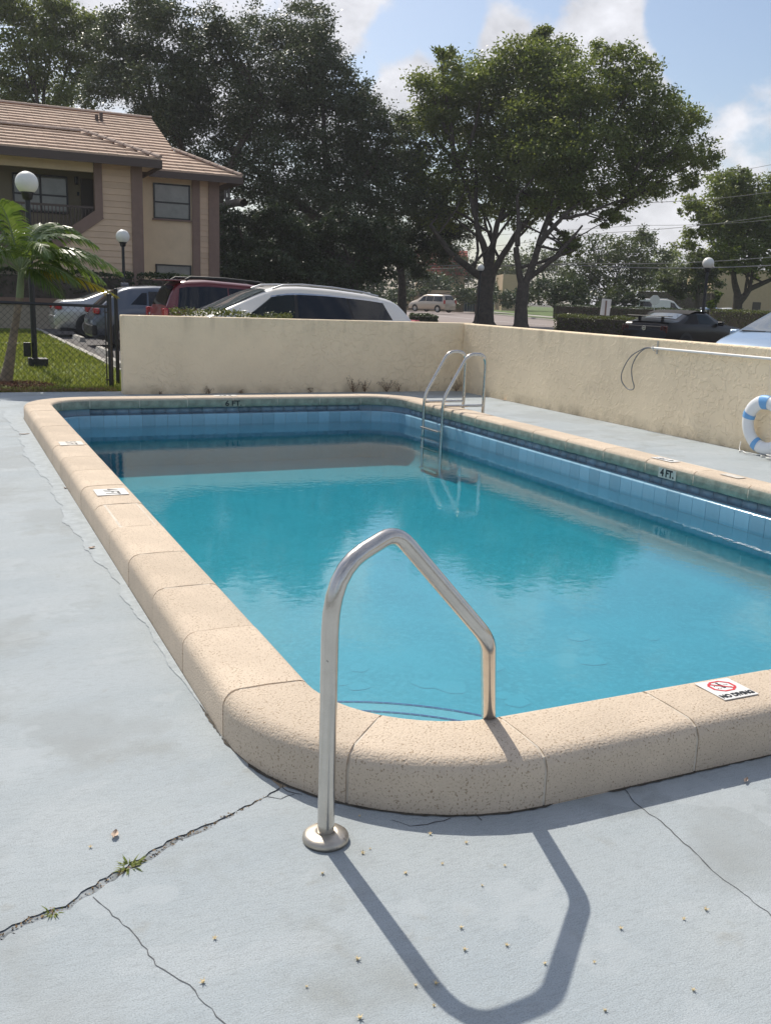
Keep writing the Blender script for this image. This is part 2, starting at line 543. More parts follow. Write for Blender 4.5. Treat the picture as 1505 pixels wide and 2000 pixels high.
def water_material():
    m = bpy.data.materials.new('water')
    m.use_nodes = True
    nt = m.node_tree
    N, L = nt.nodes, nt.links
    N.clear()
    out = N.new('ShaderNodeOutputMaterial')
    gl = N.new('ShaderNodeBsdfGlossy')
    gl.inputs['Roughness'].default_value = 0.0
    tr = N.new('ShaderNodeBsdfTransparent')
    fr = N.new('ShaderNodeFresnel')
    # same reflectance on both sides: light leaving the water is not totally reflected, as rays are not bent here
    gm = N.new('ShaderNodeNewGeometry')
    ir = N.new('ShaderNodeMapRange')
    ir.inputs['To Min'].default_value = 2.05
    ir.inputs['To Max'].default_value = 1 / 2.05
    L.new(gm.outputs['Backfacing'], ir.inputs['Value'])
    L.new(ir.outputs[0], fr.inputs['IOR'])
    mx = N.new('ShaderNodeMixShader')
    tc = N.new('ShaderNodeTexCoord')
    n = N.new('ShaderNodeTexNoise')
    n.inputs['Scale'].default_value = 15
    n.inputs['Detail'].default_value = 3
    L.new(tc.outputs['Object'], n.inputs['Vector'])
    n2 = N.new('ShaderNodeTexNoise')
    n2.inputs['Scale'].default_value = 2.0
    n2.inputs['Detail'].default_value = 2
    L.new(tc.outputs['Object'], n2.inputs['Vector'])
    ad = N.new('ShaderNodeMath')
    ad.operation = 'MULTIPLY_ADD'
    L.new(n2.outputs['Fac'], ad.inputs[0])
    ad.inputs[1].default_value = 1.2
    L.new(n.outputs['Fac'], ad.inputs[2])
    b = N.new('ShaderNodeBump')
    b.inputs['Strength'].default_value = 0.35
    b.inputs['Distance'].default_value = 0.0020
    L.new(ad.outputs[0], b.inputs['Height'])
    L.new(b.outputs[0], gl.inputs['Normal'])
    L.new(b.outputs[0], fr.inputs['Normal'])
    L.new(fr.outputs[0], mx.inputs[0])
    L.new(tr.outputs[0], mx.inputs[1])
    L.new(gl.outputs[0], mx.inputs[2])
    L.new(mx.outputs[0], out.inputs['Surface'])
    va = N.new('ShaderNodeVolumeAbsorption')
    va.inputs['Color'].default_value = (0.10, 0.80, 0.88, 1)
    va.inputs['Density'].default_value = 0.62
    L.new(va.outputs[0], out.inputs['Volume'])
    MATS['water'] = m


water_material()


# ------------------------------------------------------------------ mesh helpers
class MB:
    def __init__(self):
        self.v, self.f, self.mi, self.sm = [], [], [], []
        self.cur, self.smooth = 0, False

    def add(self, verts, faces):
        o = len(self.v)
        self.v += [tuple(p) for p in verts]
        for f in faces:
            self.f.append([i + o for i in f])
            self.mi.append(self.cur)
            self.sm.append(self.smooth)

    def box(self, c, s, M=None):
        vs_ = [Vector((sx * s[0] / 2, sy * s[1] / 2, sz * s[2] / 2)) for sz in (-1, 1) for sy in (-1, 1) for sx in (-1, 1)]
        vs_ = [(M @ p if M else p) + Vector(c) for p in vs_]
        self.add(vs_, [(0, 2, 3, 1), (4, 5, 7, 6), (0, 1, 5, 4), (2, 6, 7, 3), (0, 4, 6, 2), (1, 3, 7, 5)])

    def box2(self, a, b):
        self.box([(a[i] + b[i]) / 2 for i in range(3)], [abs(b[i] - a[i]) for i in range(3)])

    def tube(self, pts, r, n=8, caps=True):
        pts = [Vector(p) for p in pts]
        rs = r if isinstance(r, (list, tuple)) else [r] * len(pts)
        vs_, up = [], None
        for i, p in enumerate(pts):
            a, b = pts[max(0, i - 1)], pts[min(len(pts) - 1, i + 1)]
            t = (b - a).normalized()
            if up is None:
                up = Vector((0, 0, 1)) if abs(t.z) < 0.9 else Vector((1, 0, 0))
            x = t.cross(up)
            if x.length < 1e-4:
                x = t.orthogonal()
            x.normalize()
            up = x.cross(t).normalized()
            for k in range(n):
                an = 2 * math.pi * k / n
                vs_.append(p + (x * math.cos(an) + up * math.sin(an)) * rs[i])
        fs = []
        for i in range(len(pts) - 1):
            for k in range(n):
                k2 = (k + 1) % n
                fs.append((i * n + k, i * n + k2, (i + 1) * n + k2, (i + 1) * n + k))
        s0 = self.smooth
        self.smooth = True
        self.add(vs_, fs)
        self.smooth = s0
        if caps:
            self.add([vs_[k] for k in range(n)], [tuple(range(n))[::-1]])
            self.add([vs_[(len(pts) - 1) * n + k] for k in range(n)], [tuple(range(n))])

    def lathe(self, c, prof, n=24):
        """prof: list of (r, z) about the vertical axis through c"""
        c = Vector(c)
        vs_ = [c + Vector((r * math.cos(2 * math.pi * k / n), r * math.sin(2 * math.pi * k / n), z)) for r, z in prof for k in range(n)]
        fs = [(i * n + k, i * n + (k + 1) % n, (i + 1) * n + (k + 1) % n, (i + 1) * n + k) for i in range(len(prof) - 1) for k in range(n)]
        s0 = self.smooth
        self.smooth = True
        self.add(vs_, fs)
        self.smooth = s0

    def ball(self, c, r, n=20, m=12):
        if not isinstance(r, (list, tuple)):
            r = (r, r, r)
        vs_ = []
        for i in range(m + 1):
            th = math.pi * i / m
            for k in range(n):
                ph = 2 * math.pi * k / n
                vs_.append((c[0] + r[0] * math.sin(th) * math.cos(ph), c[1] + r[1] * math.sin(th) * math.sin(ph), c[2] + r[2] * math.cos(th)))
        fs = [(i * n + k, (i + 1) * n + k, (i + 1) * n + (k + 1) % n, i * n + (k + 1) % n) for i in range(m) for k in range(n)]
        s0 = self.smooth
        self.smooth = True
        self.add(vs_, fs)
        self.smooth = s0

    def prism(self, poly, z0, z1):
        n = len(poly)
        self.add([(x, y, z0) for x, y in poly] + [(x, y, z1) for x, y in poly],
                 [tuple(range(n))[::-1], tuple(range(n, 2 * n))] + [(i, (i + 1) % n, n + (i + 1) % n, n + i) for i in range(n)])

    def quad(self, a, b, c, d):
        self.add([a, b, c, d], [(0, 1, 2, 3)])

    def mesh(self, name, mats):
        me = bpy.data.meshes.new(name)
        me.from_pydata(self.v, [], self.f)
        mats = mats if isinstance(mats, (list, tuple)) else [mats]
        for m in mats:
            me.materials.append(MATS[m])
        me.polygons.foreach_set('material_index', self.mi)
        me.polygons.foreach_set('use_smooth', self.sm)
        me.update()
        return me

    def build(self, name, mats, parent=None, world=True):
        """world=True: the vertices are world coordinates; shifted to sit under an unrotated parent"""
        if parent is not None and world:
            w = parent_loc(parent)
            self.v = [(x - w[0], y - w[1], z - w[2]) for x, y, z in self.v]
        return link(name, self.mesh(name, mats), parent)


def parent_loc(o):
    w = Vector((0, 0, 0))
    while o is not None:
        w += o.location
        o = o.parent
    return w


def link(name, data, parent=None):
    o = bpy.data.objects.new(name, data)
    COL.objects.link(o)
    if parent is not None:
        o.parent = parent
    return o


def tag(o, label=None, cat=None, group=None, kind=None):
    if label:
        o['label'] = label
    if cat:
        o['category'] = cat
    if group:
        o['group'] = group
    if kind:
        o['kind'] = kind
    return o


def thing(name, loc, label, cat, group=None, rz=0.0):
    o = link(name, None)
    o.location = loc
    o.rotation_euler = (0, 0, rz)
    o.empty_display_size = 0.2
    return tag(o, label, cat, group)


def bevel(o, w, seg=2):
    md = o.modifiers.new('bevel', 'BEVEL')
    md.width = w
    md.segments = seg
    md.limit_method = 'ANGLE'
    return o


def sheet(name, pts, z, m, kind='structure', thick=None):
    b = MB()
    if thick:
        b.prism(pts, z - thick, z)
    else:
        b.add([(x, y, z) for x, y in pts], [tuple(range(len(pts)))])
    o = b.build(name, m)
    tag(o, kind=kind)
    return o


def fill(name, pts, z, m, parent=None):
    """concave polygon, triangulated"""
    bm = bmesh.new()
    vs_ = [bm.verts.new((x, y, z)) for x, y in pts]
    es = [bm.edges.new((vs_[i], vs_[(i + 1) % len(vs_)])) for i in range(len(vs_))]
    bmesh.ops.triangle_fill(bm, use_beauty=True, edges=es)
    for f in bm.faces:
        if f.normal.z < 0:
            f.normal_flip()
    me = bpy.data.meshes.new(name)
    bm.to_mesh(me)
    bm.free()
    me.materials.append(MATS[m])
    return link(name, me, parent)


def leaf_mesh(name, P, size, m, up=0.3, aspect=0.5, tint=None, axis=None):
    """one bent leaf quad per point"""
    n = len(P)
    P = np.asarray(P, float)
    size = np.broadcast_to(np.asarray(size, float), (n,)) * RNG.uniform(0.65, 1.3, n)
    nor = RNG.normal(size=(n, 3))
    nor[:, 2] = np.abs(nor[:, 2]) + up
    nor /= np.linalg.norm(nor, axis=1)[:, None]
    a = RNG.normal(size=(n, 3)) if axis is None else axis + RNG.normal(size=(n, 3)) * 0.35
    t = a - nor * (a * nor).sum(1)[:, None]
    t /= np.linalg.norm(t, axis=1)[:, None] + 1e-9
    s = np.cross(nor, t)
    L_ = size[:, None]
    V = np.empty((n, 4, 3))
    V[:, 0] = P - t * L_ * 0.5
    V[:, 1] = P + s * L_ * aspect * 0.5 + nor * L_ * 0.08
    V[:, 2] = P + t * L_ * 0.5
    V[:, 3] = P - s * L_ * aspect * 0.5 + nor * L_ * 0.08
    return quads_mesh(name, V, m, tint)


def quads_mesh(name, V, m, tint=None):
    n = len(V)
    me = bpy.data.meshes.new(name)
    me.vertices.add(4 * n)
    me.vertices.foreach_set('co', V.reshape(-1).astype(np.float32))
    me.loops.add(4 * n)
    me.loops.foreach_set('vertex_index', np.arange(4 * n, dtype=np.int32))
    me.polygons.add(n)
    me.polygons.foreach_set('loop_start', np.arange(0, 4 * n, 4, dtype=np.int32))
    me.polygons.foreach_set('loop_total', np.full(n, 4, dtype=np.int32))
    me.update(calc_edges=True)
    at_ = me.attributes.new('tint', 'FLOAT', 'FACE')
    at_.data.foreach_set('value', (RNG.random(n) if tint is None else tint).astype(np.float32))
    me.materials.append(MATS[m])
    return me


# ------------------------------------------------------------------ ground, roads, deck
X0, X1, Y0, Y1, RC = 0.79, 5.89, 2.15, 12.14, 0.78      # outer edge of the pool coping
WX, WY = 7.80, 13.90                                      # inner faces of the right and back walls
DK = (-7.0, 7.79, -4.0, 14.32)                            # deck x0 x1 y0 y1


def coping_outline(off, n=9):
    """rounded rectangle, `off` metres inside the outer coping edge; counter-clockwise from the near-left arc's left end"""
    pts = []
    r = RC - off
    for cx_, cy_, a0 in ((X0 + RC, Y0 + RC, 180), (X1 - RC, Y0 + RC, 270), (X1 - RC, Y1 - RC, 0), (X0 + RC, Y1 - RC, 90)):
        for k in range(n):
            a = rad(a0 + 90 * k / (n - 1))
            pts.append((cx_ + r * math.cos(a), cy_ + r * math.sin(a)))
    return pts


def ground():
    g = MB()
    z = -0.07
    B = 900
    for a, b in (((-B, -B), (B, DK[2])), ((-B, DK[3]), (B, B)), ((-B, DK[2]), (DK[0], DK[3])), ((DK[1], DK[2]), (B, DK[3]))):
        g.add([(a[0], a[1], z), (b[0], a[1], z), (b[0], b[1], z), (a[0], b[1], z)], [(0, 1, 2, 3)])
    tag(g.build('ground', 'soil'), kind='structure')
    sheet('parking_lot', [(3.0, 14.33), (28, 14.33), (28, 62), (3.0, 62)], -0.04, 'asphalt')
    sheet('parking_lot', [(7.80, -20), (28, -20), (28, 14.329), (7.80, 14.329)], -0.04, 'asphalt')
    near = [(33.5, 30), (31.8, 46), (30.2, 60), (36, 120), (62, 260)]
    far = [(43, 30), (45.2, 52), (47.0, 67.7), (64, 119.5), (110, 260)]
    road = sheet('road', near + far[::-1], -0.05, 'road')
    stripe = MB()
    for (a, b), (c, d), (e, f), (g2, h) in zip(near[:-1], near[1:], far[:-1], far[1:]):
        m0, m1 = Vector(((a + e) / 2, (b + f) / 2, -0.046)), Vector(((c + g2) / 2, (d + h) / 2, -0.046))
        stripe.quad(m0 - Vector((.08, 0, 0)), m0 + Vector((.08, 0, 0)), m1 + Vector((.08, 0, 0)), m1 - Vector((.08, 0, 0)))
    stripe.build('centre_line', 'white_paint', road)

    def strip(name, d0, d1, z, m, thick=0.2):
        pts = [(x + d0, y) for x, y in far] + [(x + d1, y) for x, y in far[::-1]]
        return sheet(name, pts, z, m, thick=thick)
    strip('curb', 0.0, 0.35, 0.09, 'concrete')
    strip('grass_verge', 0.35, 2.2, 0.10, 'verge')
    strip('sidewalk', 2.2, 4.2, 0.12, 'concrete')
    strip('grass_verge', 4.2, 60, 0.11, 'verge')


ground()


def px_line(pts, z=0.0):
    return [tuple(atz(x, y, z)[:2]) for x, y in pts]


def jag(pts, amp, step):
    out = []
    for (a, b), (c, d) in zip(pts[:-1], pts[1:]):
        L_ = math.hypot(c - a, d - b)
        n = max(1, int(L_ / step))
        nx, ny = -(d - b) / (L_ + 1e-9), (c - a) / (L_ + 1e-9)
        for k in range(n):
            t = k / n
            j = random.uniform(-amp, amp) if (k or out) else 0
            out.append((a + (c - a) * t + nx * j, b + (d - b) * t + ny * j))
    out.append(pts[-1])
    return out


def deck():
    joint = [(-160, 1890), (0, 1829), (60, 1795), (130, 1772), (215, 1715), (300, 1668), (345, 1640), (410, 1613), (470, 1580), (520, 1556), (548, 1538)]
    jw = px_line(joint)
    wid = [0.024, 0.024, 0.022, 0.024, 0.028, 0.026, 0.024, 0.018, 0.011, 0.006, 0.004]
    up, lo = [], []
    for i, (p, w) in enumerate(zip(jw, wid)):
        a, b = jw[max(0, i - 1)], jw[min(len(jw) - 1, i + 1)]
        d = Vector((b[0] - a[0], b[1] - a[1])).normalized()
        nrm = Vector((-d.y, d.x))
        up.append((p[0] + nrm.x * w * 0.5, p[1] + nrm.y * w * 0.5))
        lo.append((p[0] - nrm.x * w * 0.5, p[1] - nrm.y * w * 0.5))
    up, lo = jag(up, 0.006, 0.018), jag(lo, 0.006, 0.018)
    ring = coping_outline(-0.002, 13)
    k0 = min(range(len(ring)), key=lambda i: (ring[i][0] - jw[-1][0]) ** 2 + (ring[i][1] - jw[-1][1]) ** 2)
    ring = ring[k0:] + ring[:k0]
    x0, x1, y0, y1 = DK
    e = Vector(up[0]) - Vector(up[3])
    s = (x0 - up[0][0]) / e.x
    yu = up[0][1] + e.y * s
    pts = [(x0, yu)] + up + [(ring[-1][0], ring[-1][1])]
    # outline: joint's upper lip -> around the coping clockwise -> lower lip -> around the deck edge
    pts = [(x0, yu)] + up + list(reversed(ring))[0:] + list(reversed(lo)) + [(x0, yu - 0.025), (x0, y0), (x1, y0), (x1, y1), (x0, y1)]
    o = fill('pool_deck', pts, 0.0, 'deck')
    tag(o, kind='structure')
    # dirt packed in the joint, a hand below the paint
    d = MB()
    for a, b, c, d_ in zip(jw[:-1], jw[1:], wid[:-1], wid[1:]):
        v = Vector((b[0] - a[0], b[1] - a[1])).normalized()
        n_ = Vector((-v.y, v.x, 0)) * 0.03
        A, B_ = Vector((*a, -0.0035)), Vector((*b, -0.0035))
        d.quad(A - n_, B_ - n_, B_ + n_, A + n_)
    d.build('joint_dirt', 'crack_dirt', o)
    # crumbs of leaf and bark in the joint
    P = []
    for _ in range(260):
        t = random.random() ** 0.8 * (len(jw) - 3) + 1
        i = int(t)
        f = t - i
        q = [jw[i][k] * (1 - f) + jw[min(i + 1, len(jw) - 1)][k] * f for k in range(2)]
        P.append((q[0] + random.gauss(0, .006), q[1] + random.gauss(0, .006), random.uniform(-.005, .003)))
    c = link('joint_litter', leaf_mesh('joint_litter', P, 0.009, 'litter', up=0.8), o)
    tag(c, kind='stuff')
    # hairline cracks

    def hair(pts, w, jn=0.004):
        q = jag(px_line(pts), jn, 0.02)
        h = MB()
        W = []
        for i, p in enumerate(q):
            a, b = q[max(0, i - 1)], q[min(len(q) - 1, i + 1)]
            v = Vector((b[0] - a[0], b[1] - a[1])).normalized()
            ww = w * random.uniform(0.5, 1.4)
            W.append((Vector((p[0] - v.y * ww, p[1] + v.x * ww, 0.0012)), Vector((p[0] + v.y * ww, p[1] - v.x * ww, 0.0012))))
        for (a, b), (c_, d__) in zip(W[:-1], W[1:]):
            h.quad(b, d__, c_, a)
        h.build('hairline_crack', 'hairline', o)
    hair([(182, 1752), (212, 1780), (262, 1822), (280, 1845), (305, 1885), (335, 1905), (368, 1925), (400, 1960), (450, 2010)], 0.0011)
    hair([(1212, 1532), (1245, 1575), (1290, 1605), (1345, 1655), (1400, 1710), (1450, 1745), (1520, 1800)], 0.0016)
    hair([(1030, 840), (1060, 846), (1100, 851), (1160, 853)], 0.003)
    hair([(1060, 866), (1120, 872), (1200, 880)], 0.003)
    hair([(1240, 832), (1262, 839)], 0.004)
    hair([(520, 1556), (548, 1561), (575, 1552)], 0.0016, 0.006)
    hair([(545, 1525), (560, 1545), (590, 1552)], 0.0016, 0.006)
    hair([(765, 1602), (800, 1612), (850, 1608), (880, 1598)], 0.0016, 0.006)
    hair([(900, 1594), (930, 1590), (940, 1603)], 0.0016, 0.006)
    # rough strip of filler along the left coping and round the corner
    for side in (0,):
        a = jag([(X0 - 0.003, 12.2), (X0 - 0.003, 2.95)], 0.0, 0.08)
        b = []
        for k in range(310):
            y = 12.2 - 9.3 * k / 309
            wd = (.17 - .15 * (k / 309) ** 2) * min(1, (310 - k) / 60) + min(1, (309 - k) / 60) * (.022 * math.sin(y * 2.3) + .014 * math.sin(y * 7.1 + 1) + .008 * math.sin(y * 19 + 2) + random.uniform(-.006, .006))
            b.append((X0 - wd, y))
        st = fill('filler_strip', a + b[::-1], 0.003, 'caulk', o)
    # dirt gathered in the gap along the foot of the coping, breaking off in places
    ring2 = coping_outline(0.0, 60)
    gm = MB()
    prev = None
    acc_l = 0.0
    for i in range(len(ring2)):
        a, b2 = Vector(ring2[i]), Vector(ring2[(i + 1) % len(ring2)])
        L_ = (b2 - a).length
        m_ = max(1, int(L_ / .018))
        v = (b2 - a).normalized() if L_ > 1e-6 else Vector((1, 0))
        nn = Vector((v.y, -v.x))
        for k in range(m_):
            p_ = a + (b2 - a) * (k / m_)
            acc_l += L_ / m_
            w_ = .004 + .006 * abs(math.sin(acc_l * 3.1) * math.sin(acc_l * 11.3 + 1)) + random.uniform(0, .006)
            if math.sin(acc_l * 2.3 + 2) * math.sin(acc_l * 7.9) > .55:
                w_ = .001
            q_ = (Vector((p_.x - nn.x * .004, p_.y - nn.y * .004, .0022)), Vector((p_.x + nn.x * w_, p_.y + nn.y * w_, .0022)))
            if prev:
                gm.quad(prev[0], prev[1], q_[1], q_[0])
            prev = q_
    gm.build('coping_foot_dirt', 'foot_dirt', o)
    return o


DECK = deck()


# ------------------------------------------------------------------ pool
def arc_path(cx_, cy_, r, a0, a1, n=7):
    """points and outward normals"""
    return [((cx_ + r * math.cos(rad(a0 + (a1 - a0) * k / (n - 1))), cy_ + r * math.sin(rad(a0 + (a1 - a0) * k / (n - 1)))),
             (math.cos(rad(a0 + (a1 - a0) * k / (n - 1))), math.sin(rad(a0 + (a1 - a0) * k / (n - 1))))) for k in range(n)]


def sweep(b, path, prof, mi=None, closed=False):
    """path: ((x,y),(nx,ny) outward); prof: (t inward from the outer edge, z) closed loop"""
    n = len(prof)
    vs_ = [(p[0] - q[0] * t, p[1] - q[1] * t, z) for p, q in path for t, z in prof]
    m = len(path)
    b.smooth = True
    for i in range(m if closed else m - 1):
        for k in range(n):
            b.cur = mi[k] if mi else 0
            i2 = (i + 1) % m
            b.add([vs_[i * n + k], vs_[i2 * n + k], vs_[i2 * n + (k + 1) % n], vs_[i * n + (k + 1) % n]], [(0, 1, 2, 3)])
    b.smooth = False
    b.cur = 0
    if not closed:
        b.add([vs_[k] for k in range(n)], [tuple(range(n))])
        b.add([vs_[(m - 1) * n + k] for k in range(n)], [tuple(range(n))[::-1]])


def weld(o, ang=40):
    bm = bmesh.new()
    bm.from_mesh(o.data)
    bmesh.ops.remove_doubles(bm, verts=bm.verts, dist=1e-4)
    bmesh.ops.recalc_face_normals(bm, faces=bm.faces)
    for e in bm.edges:
        if len(e.link_faces) == 2 and e.calc_face_angle(0) > rad(ang):
            e.smooth = False
    bm.to_mesh(o.data)
    bm.free()


def circ(cx_, cz, r, a0, a1, n):
    return [(cx_ + r * math.cos(rad(a0 + (a1 - a0) * k / (n - 1))), cz + r * math.sin(rad(a0 + (a1 - a0) * k / (n - 1)))) for k in range(n)]


COP = ([(0.0, -0.03)] + circ(0.058, 0.112, 0.058, 180, 90, 7) + [(0.16, 0.173)] + circ(0.270, 0.130, 0.040, 90, 0, 6)
       + [(0.312, 0.10), (0.311, 0.065), (0.300, 0.048), (0.262, 0.045), (0.262, -0.03)])
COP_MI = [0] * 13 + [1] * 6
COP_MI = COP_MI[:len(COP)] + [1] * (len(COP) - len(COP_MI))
WATER_Z, LEDGE_Z = -0.165, -0.034


def frame_obj(name, data, p, ang, parent):
    o = link(name, data, parent)
    w = parent_loc(parent)
    o.location = (p[0] - w[0], p[1] - w[1], -w[2])
    o.rotation_euler = (0, 0, ang)
    return o


def pool():
    t = thing('swimming_pool', ((X0 + X1) / 2, (Y0 + Y1) / 2, 0), 'rectangular swimming pool with rounded corners and raised beige coping round turquoise water', 'pool')
    # --- coping: straight stones share one mesh, corner stones another
    gap = 0.010

    def stone_mesh(L_):
        b = MB()
        sweep(b, [((gap / 2, 0), (0, -1)), ((L_ - gap / 2, 0), (0, -1))], COP, COP_MI)
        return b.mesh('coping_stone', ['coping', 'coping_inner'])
    nl, nw = 14, 6
    ll, lw = (Y1 - Y0 - 2 * RC) / nl, (X1 - X0 - 2 * RC) / nw
    for L_, n, start, ang in ((lw, nw, (X0 + RC, Y0), 0), (ll, nl, (X1, Y0 + RC), 90), (lw, nw, (X1 - RC, Y1), 180), (ll, nl, (X0, Y1 - RC), 270)):
        me = stone_mesh(L_)
        tmp = link('tmp', me)
        weld(tmp)
        bpy.data.objects.remove(tmp)
        d = Vector((math.cos(rad(ang)), math.sin(rad(ang))))
        for k in range(n):
            p = Vector(start) + d * (L_ * k)
            o = frame_obj('coping_stone', me, (p.x, p.y), rad(ang), t)
            o.location.z += random.uniform(-0.002, 0.002)
            o.rotation_euler.z += random.uniform(-0.002, 0.002)
    b = MB()
    da = math.degrees(gap / RC) / 2
    sweep(b, arc_path(0, 0, RC, 180 + da, 225 - da), COP, COP_MI)
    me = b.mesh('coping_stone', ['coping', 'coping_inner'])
    tmp = link('tmp', me)
    weld(tmp)
    bpy.data.objects.remove(tmp)
    for k, (cx_, cy_) in enumerate(((X0 + RC, Y0 + RC), (X1 - RC, Y0 + RC), (X1 - RC, Y1 - RC), (X0 + RC, Y1 - RC))):
        for h in (0, 1):
            frame_obj('coping_stone', me, (cx_, cy_), rad(90 * k + 45 * h), t)
    # mortar bed, 4 mm inside the stones
    b = MB()
    path = []
    for cx_, cy_, a0 in ((X0 + RC, Y0 + RC, 180), (X1 - RC, Y0 + RC, 270), (X1 - RC, Y1 - RC, 0), (X0 + RC, Y1 - RC, 90)):
        path += arc_path(cx_, cy_, RC, a0, a0 + 90, 12)
    prof = [(0.004, -0.03), (0.004, 0.112), (0.020, 0.152), (0.06, 0.1685), (0.262, 0.1685), (0.295, 0.152), (0.308, 0.13), (0.308, 0.07), (0.292, 0.052), (0.255, 0.05), (0.255, -0.03)]
    sweep(b, path, prof, closed=True)
    o = b.build('mortar_bed', 'mortar', t)
    weld(o)
    # --- tile bands: recessed dark course, projecting light course with rounded top
    P_D = [(0.268, -0.030), (0.268, 0.042), (0.262, 0.042), (0.262, -0.030)]
    P_L = [(0.262, LEDGE_Z)] + circ(0.320, LEDGE_Z - 0.014, 0.014, 90, 0, 5) + [(0.334, -0.187), (0.262, -0.187)]
    # note: in the sweep t grows inward (towards the water)
    g2 = 0.004

    def tile_mesh(L_, prof, m):
        b2 = MB()
        sweep(b2, [((g2 / 2, 0), (0, -1)), ((L_ - g2 / 2, 0), (0, -1))], prof)
        me_ = b2.mesh('tile', m)
        tmp_ = link('tmp', me_)
        weld(tmp_, 60)
        bpy.data.objects.remove(tmp_)
        return me_

    def arc_tile_mesh(n, prof, m):
        b2 = MB()
        dd = math.degrees(g2 / 2 / 0.47)
        sweep(b2, arc_path(0, 0, RC, dd, 90 / n - dd, 3), prof)
        me_ = b2.mesh('tile', m)
        tmp_ = link('tmp', me_)
        weld(tmp_, 60)
        bpy.data.objects.remove(tmp_)
        return me_
    nr, nf = 54, 23
    for prof, m, nm in ((P_D, 'tile_dark', 'band_tile'), (P_L, 'tile_light', 'waterline_tile')):
        L_ = (Y1 - Y0 - 2 * RC) / nr
        me_ = tile_mesh(L_, prof, m)
        for k in range(nr):
            frame_obj(nm, me_, (X1, Y0 + RC + L_ * k), rad(90), t)
        L_ = (X1 - X0 - 2 * RC) / nf
        me_ = tile_mesh(L_, prof, m)
        for k in range(nf):
            frame_obj(nm, me_, (X1 - RC - L_ * k, Y1), rad(180), t)
        me_ = arc_tile_mesh(5, prof, m)
        for cx_, cy_, a0 in ((X1 - RC, Y1 - RC, 0), (X0 + RC, Y1 - RC, 90)):
            for k in range(5):
                frame_obj(nm, me_, (cx_, cy_), rad(a0 + 18 * k), t)
        # left, near and near-corner courses are out of sight under the coping: one band
        b = MB()
        pa = arc_path(X0 + RC, Y0 + RC, RC, 180, 270, 9)
        pb = arc_path(X1 - RC, Y0 + RC, RC, 270, 360, 9)
        sweep(b, [((X0, Y1 - RC), (-1, 0))] + pa + pb, prof)
        weld(b.build(nm + '_band', m, t), 60)
    # grout behind the tiles
    b = MB()
    sweep(b, path, [(0.264, 0.046), (0.264, LEDGE_Z - 0.004), (0.330, LEDGE_Z - 0.010), (0.330, -0.20), (0.24, -0.20), (0.24, 0.046)], closed=True)
    weld(b.build('grout', 'grout', t), 30)
    # second tile row, under water
    b = MB()
    sweep(b, path, [(0.334, -0.191), (0.334, -0.34), (0.25, -0.34), (0.25, -0.191)], closed=True)
    weld(b.build('lower_tile_band', 'tile_light', t), 30)
    # basin: walls and sloping floor
    out = coping_outline(0.332, 11)

    def depth(y):
        return -0.665   # the shallow floor the eye sees through the surface
    bm = bmesh.new()
    n = len(out)
    cx_, cy_ = (X0 + X1) / 2, (Y0 + Y1) / 2
    rings = [[bm.verts.new((x, y, -0.33)) for x, y in out], [bm.verts.new((x, y, depth(y) + 0.16)) for x, y in out]]
    for off, dz in ((0.04, .07), (.09, .02)):
        o3 = coping_outline(0.332 + off, 11)
        rings.append([bm.verts.new((x, y, depth(y) + dz)) for x, y in o3])
    inner = coping_outline(0.332 + .12, 11)
    # refine along the long sides so the sloping floor is followed
    for sc in [1 - k / 16 for k in range(16)]:
        rings.append([bm.verts.new((cx_ + (x - cx_) * sc, cy_ + (y - cy_) * sc, depth(cy_ + (y - cy_) * sc))) for x, y in inner])
    for A, B_ in zip(rings[:-1], rings[1:]):
        for i in range(n):
            j = (i + 1) % n
            f = bm.faces.new((A[i], A[j], B_[j], B_[i]))
            f.smooth = True
    bm.faces.new(rings[-1])
    long_edges = [e for e in bm.edges if abs(e.verts[0].co.y - e.verts[1].co.y) > 1.0 and abs(e.verts[0].co.x - e.verts[1].co.x) < .3]
    bmesh.ops.subdivide_edges(bm, edges=long_edges, cuts=14, use_grid_fill=True)
    for v in bm.verts:
        k = v.co.z
        if k < -0.34 and abs(v.co.x - cx_) < (X1 - X0) / 2 - 0.316 - .14:
            v.co.z = depth(v.co.y)
    w = parent_loc(t)
    for v in bm.verts:
        v.co -= w
    bmesh.ops.recalc_face_normals(bm, faces=bm.faces)
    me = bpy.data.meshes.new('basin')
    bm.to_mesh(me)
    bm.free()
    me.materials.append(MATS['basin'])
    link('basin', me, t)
    # entry steps across the near-left corner, each nose marked by a dark blue tile line
    for k, (r, z) in enumerate(((1.13, -0.30), (1.36, -0.42), (1.59, -0.54))):
        b = MB()
        c = (X0 + 0.31, Y0 + 0.31)
        pts = [(c[0] - 0.0, c[1] - 0.0)] + [(c[0] + r * 1.15 * math.cos(rad(a)), c[1] + r * 1.15 * math.sin(rad(a))) for a in range(0, 91, 9)]
        b.prism(pts, z - 0.3, z)
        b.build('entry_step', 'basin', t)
        if k:
            continue
        b = MB()
        for ro in (r * 1.15, r * 1.15 - .095):
            for a in range(2, 88, 2):
                q4 = [(c[0] + rr * math.cos(rad(aa)), c[1] + rr * math.sin(rad(aa)), z + .004) for rr, aa in ((ro - .010, a), (ro, a), (ro, a + 1.9), (ro - .010, a + 1.9))]
                b.quad(*q4)
        b.build('step_nosing', 'step_line', t)
    # pale worn patches on the plaster floor
    b = MB()
